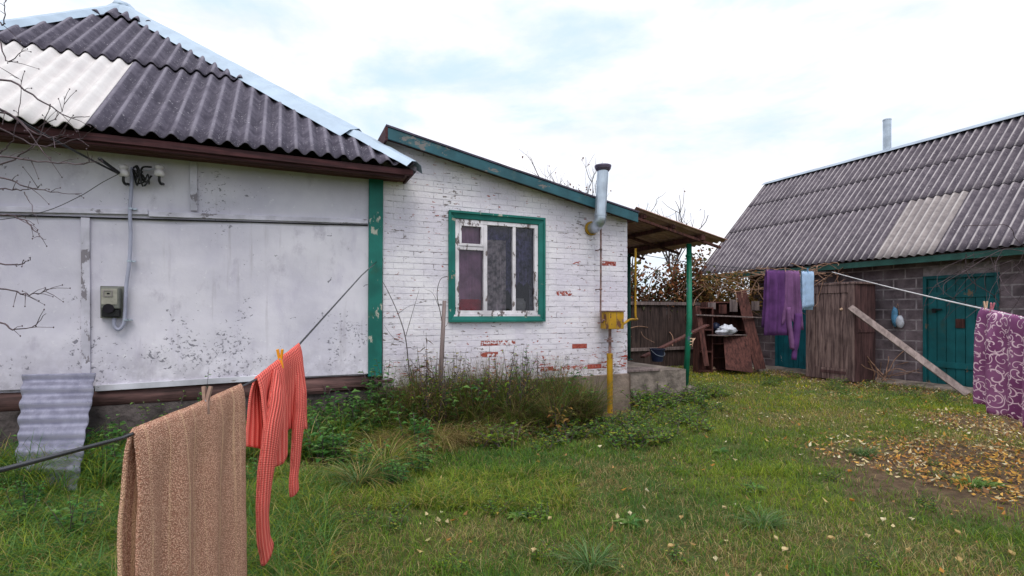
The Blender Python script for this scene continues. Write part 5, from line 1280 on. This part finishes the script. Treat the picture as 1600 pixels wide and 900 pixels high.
yel = leafy_plant('tall_weed', 1.02, .10, 4, .06, NETTLE, 14, seed=79); g = onY(824, 600, -.3); yel.location = (g.x, -.28, 0); tag(yel, 'tallest green weed below the window against the white bricks', 'weed')
# curled dry weed with drooping leaves left of the stake
dw = leafy_plant('withered_weed', 1.28, .12, 4, .15, np.array([(.13, .09, .06), (.20, .15, .10), (.10, .10, .05)]), 12, seed=81, droop=-1.6, wide=.14); g = onY(671, 600, -.35); dw.location = (g.x, -.35, 0); tag(dw, 'withered grey-brown stem with drooping narrow leaves beside the wooden stake', 'weed')
dw = leafy_plant('withered_weed', .85, .14, 6, .12, np.array([(.16, .09, .05), (.24, .16, .10), (.30, .12, .06)]), 10, seed=82, droop=-1.2, wide=.2); g = onY(652, 600, -.45); dw.location = (g.x, -.42, 0); tag(dw, 'reddish dry weed standing just left of the wooden stake', 'weed')
# stake
b = MB(); a_ = onY(694, 470, -.32); c_ = onY(683, 640, -.40); b.tube([(c_.x, -.40, -.05), ((a_.x + c_.x) / 2 + .01, -.36, .85), (a_.x, -.33, a_.z)], [.031, .028, .022], 8); tag(b.build('wooden_stake', M['greywood'], smooth=True), 'thin grey wooden stake leaning at the left edge of the window', 'stake')
# sapling shoots against the white bricks
def twigs(name, lines, mat, label, cat_, leafcol=None, parent=None):
    b = MB()
    for pts, r0, r1 in lines:
        sp_ = smooth_path(pts, 4); m_ = len(sp_); b.tube(sp_, [r0 + (r1 - r0) * k / (m_ - 1) for k in range(m_)], 5)
    o = b.build(name, mat, parent, smooth=True)
    if label: tag(o, label, cat_)
    return o
wy = lambda p, q, y=-.22: onY(p, q, y)
sap = thing('sapling', (wy(645, 600).x, -.22, 0), 'bare dark sapling arching against the white bricks between green post and stake', 'sapling')
twigs('stem', [([wy(645, 640), wy(640, 590), wy(634, 530), wy(622, 490), wy(606, 455), wy(598, 440)], .008, .003), ([wy(634, 525), wy(644, 490), wy(652, 463), wy(655, 452)], .004, .0015), ([wy(632, 536), wy(615, 528), wy(600, 508)], .0035, .0015), ([wy(640, 560), wy(655, 580), wy(668, 590)], .004, .002), ([wy(622, 490), wy(640, 478), wy(668, 470)], .003, .001)], M['bark'], None, None, parent=sap)
sap = thing('sapling', (wy(690, 600).x, -.2, 0), 'thin curling twig rising beside the left window trim', 'sapling')
twigs('stem', [([wy(694, 560, -.2), wy(690, 500, -.2), wy(683, 462, -.2), wy(688, 437, -.2), wy(699, 432, -.2)], .006, .003), ([wy(686, 480, -.2), wy(676, 458, -.2), wy(664, 452, -.2)], .003, .001), ([wy(690, 520, -.2), wy(704, 498, -.2)], .003, .001)], M['bark'], None, None, parent=sap)

# tall dry grass in the thicket and long grass along the wall (nobody could count it)
def clumped(px0, px1, y0, y1, n, h0, h1, cols, wd, lean=(.3, 1.1), nclump=40):
    cxs = rng.uniform(0, 1, nclump); P = []
    cx_ = np.array([onY(px0 + (px1 - px0) * c, 650, (y0 + y1) / 2).x for c in cxs]); cy_ = rng.uniform(y0, y1, nclump)
    w_ = rng.integers(0, nclump, n); x = cx_[w_] + rng.normal(0, .05, n); y = np.minimum(cy_[w_] + rng.normal(0, .05, n), -.07)
    hs = rng.uniform(h0, h1, nclump)[w_] * rng.uniform(.5, 1.15, n); C = cols[rng.integers(0, len(cols), n)] * rng.uniform(.6, 1.3, (n, 1))
    return blades(np.stack([x, y, np.zeros(n)], 1), hs, wd * rng.uniform(.7, 1.4, n), rng.uniform(*lean, n), C, 6, droop=.55)
DRYG = np.concatenate([DRY[[1, 3, 0]] * .68, GREENS[[0, 1, 3, 5]] * .62, np.array([(.07, .045, .03), (.10, .075, .045)])])
parts = [clumped(600, 930, -1.05, -.12, 13000, .40, .88, DRYG, .0065), clumped(640, 900, -.5, -.1, 5000, .55, 1.0, DRYG, .0055, (.1, .6)),
         clumped(380, 660, -1.0, -.12, 5000, .30, .60, np.concatenate([GREENS, NETTLE, DRY[:1]]), .007, (.4, 1.3)),
         clumped(-40, 380, -1.3, -.12, 6500, .25, .55, np.concatenate([GREENS[:4], NETTLE, DRY[1:2]]), .006, (.4, 1.3), 60),
         clumped(580, 800, -1.25, -.8, 2500, .25, .50, np.concatenate([DRY, GREENS[:1]]), .005, (.7, 1.5))]
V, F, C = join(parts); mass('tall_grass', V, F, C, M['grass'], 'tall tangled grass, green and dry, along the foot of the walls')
# rank grass near the camera at left
def patchgrass(n, P0, P1, h, wd, cols):
    p = rng.uniform(P0[0], P1[0], n); q = rng.uniform(P0[1], P1[1], n); Y = 1.4 * 800 / (q - 490); u = (p - 800) / 800
    x = CAM.x + CR.x * u * Y + CF.x * Y; y = CAM.y + CR.y * u * Y + CF.y * Y; k = (y < -.1) & (rng.random(n) < np.clip(fb2(x, y, 3, 91) * 2.2 - .35, .05, 1)); x, y = x[k], y[k]; m = len(x)
    return blades(np.stack([x, y, zarr(x, y) - .005], 1), h * rng.uniform(.4, 1.2, m) * (.5 + fb2(x, y, 2, 17)), wd * rng.uniform(.7, 1.3, m), rng.uniform(.4, 1.5, m), cols[rng.integers(0, len(cols), m)] * rng.uniform(.6, 1.3, (m, 1)), 5, droop=.5)
parts = [patchgrass(26000, (-60, 745), (520, 980), .20, .0045, np.concatenate([GREENS[:4], NETTLE, DRY[:1]])), patchgrass(9000, (380, 740), (900, 800), .16, .005, np.concatenate([GREENS, DRY[:1]])),
         patchgrass(7000, (1180, 594), (1560, 640), .10, .006, np.concatenate([GREENS[3:], NETTLE, PALEG]))]
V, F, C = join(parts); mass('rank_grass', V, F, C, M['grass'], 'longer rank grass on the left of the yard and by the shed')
# grass tufts one can tell apart
def tuft(name, p, q, n, h, wd, cols, label):
    g = onZ(p, q); P = np.stack([rng.normal(0, .05, n), rng.normal(0, .04, n), np.zeros(n)], 1); phi = np.arctan2(P[:, 1], P[:, 0]) + rng.normal(0, .4, n)
    V, F, C = blades(P, h * rng.uniform(.5, 1.1, n), wd * np.ones(n), rng.uniform(.6, 1.5, n), cols[rng.integers(0, len(cols), n)] * rng.uniform(.7, 1.3, (n, 1)), 6, phi, .5)
    o = mass(name, V, F, C, M['grass'], None); o.location = (g.x, g.y, gz(g.x, g.y)); tag(o, label, 'grass tuft')
TF = np.array([(.10, .20, .055), (.13, .25, .08), (.07, .16, .045), (.20, .27, .12)])
tuft('grass_tuft', 922, 882, 150, .17, .006, TF, 'spiky blue-green tuft low in the middle of the lawn, nearest the camera')
tuft('grass_tuft', 1190, 822, 150, .17, .006, TF, 'broad blue-green tuft in the right half of the lawn')
tuft('grass_tuft', 1352, 712, 150, .17, .006, TF, 'dark green tuft at the edge of the bare soil')
tuft('grass_tuft', 560, 760, 200, .40, .007, np.concatenate([TF, DRY[:2]]), 'tall arching tuft of long blades before the green post')
tuft('grass_tuft', 600, 735, 220, .48, .007, np.concatenate([GREENS, DRY[:3]]), 'tall half-dry tuft left of the thicket under the window')
tuft('grass_tuft', 1520, 760, 90, .12, .008, PALEG * 1.2, 'small pale plant in the middle of the bare soil')
# rosettes
for i, (p, q, lb) in enumerate(((488 + 320, 808, 'star-shaped broad-leaved rosette left of the lawn centre'), (984, 822, 'small rosette with an upright bright leaf near the lawn centre'), (1180, 768, 'pale rosette above the broad right-hand tuft'), (1125, 708, 'pale leafy rosette halfway up the lawn'), (1545, 762, 'leafy rosette on the bare soil'), (430, 825, 'big-leaved rosette right of the sweater sleeve'))):
    r = bpy.data.objects.new('rosette', None); COL.objects.link(r); g = onZ(p, q); r.location = (g.x, g.y, gz(g.x, g.y) + .01); lv = []
    for k in range(11):
        a = k * 2.4 + jit(.3); lv.append((Vector((0, 0, 0)), (math.cos(a), math.sin(a), .35 + jit(.2)), (0, 0, 1), random.uniform(.08, .13), .035, tuple(PALEG[k % 3])))
    leaf_mesh(lv, 'foliage', r); tag(r, lb, 'weed')

# ---- vines and far growth
def vinecloud(n, box, sizes, cols, fn=None):
    lv = []
    for _ in range(n):
        p = Vector([random.uniform(*box[k]) for k in range(3)])
        if fn and random.random() > fn(p): continue
        s = random.uniform(*sizes); lv.append((p, (jit(1), jit(1), jit(.8) - .3), (jit(1), jit(1), 1), s, s * .75, tuple(np.array(cols[random.randrange(len(cols))]) * random.uniform(.6, 1.2))))
    return lv
VINEC = [(.18, .06, .03), (.28, .10, .04), (.06, .06, .02), (.30, .14, .06), (.07, .035, .02), (.09, .10, .03)]
vn_ = thing('climbing_vine', (4.6, 4.5, 0), 'tangled vine with sparse reddish brown leaves over the board fence', 'vine')
def mesh_at(lv, name, parent, org):
    b = MB(); col = []
    for p, d, up, Ls, W_, c in lv:
        n0 = len(b.v); b.leaf(p, d, up, Ls, W_); col += [c] * (len(b.v) - n0)
    b.at['col'] = col; return b.build(name, M['veg'], parent)
lv = vinecloud(17000, ((2.2, 8.2), (4.3, 5.0), (1.45, 3.3)), (.07, .14), VINEC, lambda p: min(1, max(0, .25 + 1.1 * mnoise.noise(p * 1.6) + (2.6 - p.z) * .55)))
mesh_at(lv, 'foliage', vn_, None)
b = MB(); random.seed(5)
for i in range(95):
    x_ = random.uniform(2.0, 8.0); y_ = random.uniform(4.4, 4.8); pts = [Vector((x_, y_, random.uniform(.2, 1.8)))]; d = Vector((jit(1), jit(.2), random.uniform(.2, 1)))
    for k in range(6): d = (d + Vector((jit(.8), jit(.3), jit(.5)))).normalized(); pts.append(pts[-1] + d * random.uniform(.18, .34))
    for q_ in pts: q_.z = min(q_.z, 3.3)
    b.tube(smooth_path(pts, 3), random.choice((.006, .008, .012)), 4, cap=False)
b.build('stem', M['twig_tan'], vn_, smooth=True)
vn2 = thing('bare_vine', (8.0, 4.0, 2.3), 'mass of bare tan vine stems hanging under the far end of the shed eaves', 'vine')
b = MB()
def scrawl(b, n, x_, y_, z_, dirb, seg, steps, r, zmax, zmin=0.):
    for i in range(n):
        pts = [Vector((random.uniform(*x_), random.uniform(*y_), random.uniform(*z_)))]; d = Vector(dirb) + Vector((jit(.7), jit(.7), jit(.5)))
        for k in range(steps):
            d = (d.normalized() + Vector((jit(.55), jit(.55), jit(.5) - .08))).normalized(); pts.append(pts[-1] + d * seg * random.uniform(.6, 1.3)); pts[-1].z = max(zmin, min(zmax, pts[-1].z)); pts[-1].x = min(pts[-1].x, SXW - .03)
        b.tube(smooth_path(pts, 3), random.choice(r), 4, cap=False)
scrawl(b, 75, (7.4, 8.4), (2.6, 5.0), (1.9, 2.42), (0, -1, -.1), .2, 7, (.005, .008, .011), 2.44, 1.3)
b.build('stem', M['twig_tan'], vn2, smooth=True)
lv = vinecloud(4200, ((7.3, 8.4), (2.9, 5.2), (1.45, 2.45)), (.06, .12), [(.25, .13, .05), (.32, .18, .05), (.12, .08, .03), (.20, .16, .05)], lambda p: .5 + .8 * mnoise.noise(p * 2))
mesh_at(lv, 'foliage', vn2, None)
vn3 = thing('bare_vine', (7.8, 1.1, 2.2), 'tangled bare reddish vine on top of the wardrobe under the eaves', 'vine')
b = MB(); scrawl(b, 34, (7.45, 7.95), (.5, 1.6), (2.08, 2.38), (0, .6, -.05), .2, 6, (.005, .007, .010), 2.46, 1.55); scrawl(b, 16, (7.6, 8.0), (1.2, 2.6), (2.2, 2.4), (-.1, 1, -.03), .24, 7, (.005, .008), 2.46, 1.9)
b.build('stem', M['twig_tan'], vn3, smooth=True)
vn4 = thing('bare_vine', (7.9, -1.6, 2.2), 'thin bare shoots hanging before the teal door at the right edge', 'vine')
b = MB(); scrawl(b, 16, (7.5, 8.0), (-2.6, -1.4), (2.1, 2.5), (-.1, .2, -.8), .2, 7, (.003, .004, .006), 2.5, .9); scrawl(b, 9, (7.3, 7.9), (-2.9, -1.6), (2.2, 2.55), (0, 1, -.1), .25, 6, (.003, .005), 2.7, 1.5)
b.build('stem', M['twig'], vn4, smooth=True)
vn5 = thing('root_tangle', (8.2, .1, 0), 'dry roots and stems heaped at the foot of the wardrobe side', 'roots')
b = MB(); scrawl(b, 12, (7.9, 8.3), (-.15, .2), (.02, .15), (.1, -.2, .9), .13, 5, (.006, .009, .012), .75, .01); b.build('stem', M['twig_tan'], vn5, smooth=True)

# ---- bare trees
def grow(b, p, d, L_, r, depth, tips, up=.12, wob=.28, kids=(2, 3)):
    n = 5; pts = [Vector(p)]; dd = Vector(d).normalized()
    for k in range(n):
        dd = (dd + Vector((jit(wob), jit(wob), jit(wob) + up))).normalized(); pts.append(pts[-1] + dd * L_ / n)
    b.tube(pts, [r * (1 - .45 * k / n) for k in range(n + 1)], 6 if depth > 1 else 4, cap=False)
    if depth == 0: tips.append(pts[-1]); return
    for k in range(random.randint(*kids)):
        i = random.randint(2, n); a = random.uniform(0, 6.28); side = Vector((math.cos(a), math.sin(a), .3)); grow(b, pts[i], dd * .8 + side * .75, L_ * random.uniform(.55, .8), r * .55, depth - 1, tips, up, wob, kids)
def bare_tree(x, y, h, label, seed, lf=25, cols=((.20, .07, .04),), dep=4, lean=(0, 0, 1)):
    random.seed(seed); t = thing('bare_tree', (x, y, 0), label, 'tree'); b = MB(); tr = MB()
    tr.tube(smooth_path([(x, y, -.1), (x + .05, y, h * .25), (x - .04, y, h * .5)], 4), [.09, .088, .086, .084, .082, .08, .075, .07, .065], 10); tr.build('trunk', M['bark'], t, smooth=True)
    tips = []
    for k in range(5): a = k * 1.3; grow(b, (x - .04, y, h * random.uniform(.36, .5)), (math.cos(a) * .5, math.sin(a) * .5, 1), h * .26, .035, dep - 1, tips)
    b.build('crown', M['bark'], t, smooth=True)
    lv = [(random.choice(tips) + Vector((jit(.1), jit(.1), jit(.1))), (jit(1), jit(1), -.6), (0, 0, 1), .09, .06, random.choice(cols)) for _ in range(lf)]
    if lv: mesh_at(lv, 'dry_leaves', t, None)
p_ = at(905, 300, 15.5); bare_tree(p_.x, p_.y, 6.6, 'thin bare tree with a few russet leaves rising behind the brick extension', 8, 40)
p_ = at(848, 300, 17.0); bare_tree(p_.x, p_.y, 6.3, 'faint bare tree left of the flue above the extension roof', 19, 8)
p_ = at(975, 300, 15.0); bare_tree(p_.x, p_.y, 5.0, 'small bare tree right of the flue behind the porch', 27, 12)
p_ = at(1055, 300, 18.0); bare_tree(p_.x, p_.y, 6.1, 'wispy bare tree standing alone above the porch canopy', 33, 4, dep=3)
# near tree at the left, its branches reaching into the picture
random.seed(3)
nt_ = thing('fruit_tree', (-6.2, -3.5, 0), 'bare fruit tree beyond the left edge reaching its twigs over wall and roof', 'tree')
tp = at(-340, 400, 2.9); tr = MB(); tr.tube(smooth_path([(tp.x, tp.y, -.1), (tp.x + .04, tp.y, 1.0), (tp.x, tp.y + .05, 2.2), (tp.x - .1, tp.y + .1, 3.4)], 4), [.11 - .005 * k for k in range(13)], 10); tr.build('trunk', M['bark'], nt_, smooth=True)
b = MB(); N3 = lambda lst, Y0=3.0, dY=0: [at(p, q, Y0 + dY * i / max(1, len(lst) - 1)) for i, (p, q) in enumerate(lst)]
brs = [([(-340, 330), (-120, 150), (0, 125), (60, 155), (105, 183), (140, 182)], .012, .0018, 3.0),
       ([(-340, 380), (-100, 210), (0, 175), (50, 205), (90, 215), (105, 195)], .011, .0018, 2.9),
       ([(-340, 400), (-100, 180), (0, 200), (60, 228), (120, 218), (130, 215)], .010, .0014, 3.1),
       ([(-340, 420), (-60, 280), (0, 258), (50, 230), (72, 185), (78, 165)], .010, .0014, 3.1),
       ([(-340, 430), (-80, 230), (0, 245), (60, 252), (130, 256), (144, 243)], .011, .0016, 2.8),
       ([(-340, 420), (-60, 160), (0, 170), (40, 200), (70, 238), (80, 250)], .009, .0014, 2.8),
       ([(-340, 440), (-60, 270), (0, 278), (40, 290), (80, 300), (128, 302)], .010, .0014, 3.0),
       ([(-340, 450), (-80, 300), (0, 295), (30, 297), (60, 292), (64, 287)], .008, .0012, 3.1),
       ([(-340, 470), (-80, 340), (0, 335), (40, 345), (60, 366), (72, 374)], .010, .0012, 2.8),
       ([(-340, 480), (-80, 400), (0, 412), (30, 414), (44, 406), (47, 402)], .009, .0012, 2.9),
       ([(-340, 500), (-80, 450), (0, 450), (40, 460), (62, 458), (72, 450)], .009, .0012, 3.0),
       ([(-340, 510), (-80, 500), (0, 504), (20, 514), (50, 510), (72, 490)], .010, .0012, 2.8),
       ([(-340, 400), (-80, 130), (-10, 60), (10, 95), (30, 85), (36, 72)], .009, .0012, 3.2),
       ([(-340, 360), (-60, 60), (-10, 30), (5, 40), (8, 10), (4, -10)], .010, .0012, 3.2),
       ([(0, 240), (20, 218), (30, 170), (34, 128), (16, 118)], .004, .001, 3.0), ([(60, 200), (95, 178), (100, 150)], .003, .001, 3.0), ([(38, 300), (48, 320), (60, 350)], .003, .001, 2.9)]
for pts, r0, r1, Y0 in brs:
    sp_ = smooth_path(N3(pts, Y0 + jit(.1), -.1), 5); m_ = len(sp_)
    for k in range(1, m_ - 1): sp_[k] += Vector((jit(.006), jit(.006), jit(.006)))
    b.tube(sp_, [r0 + (r1 - r0) * (k / (m_ - 1)) ** .6 for k in range(m_)], 5, cap=False)
    for k in range(int(m_ * .45), m_ - 1):
        if random.random() < .42:
            d = (sp_[k + 1] - sp_[k]).normalized() + Vector((jit(.9), jit(.9), jit(.9))); e_ = sp_[k] + d * random.uniform(.02, .11)
            b.tube([sp_[k], sp_[k].lerp(e_, .5) + Vector((0, 0, .006)), e_], [.0022, .0016, .0011], 4, cap=False); blob(b, e_, .0035, .0035, .005, k, 5, 3, 0)
b.build('crown', M['twig'], nt_, smooth=True)
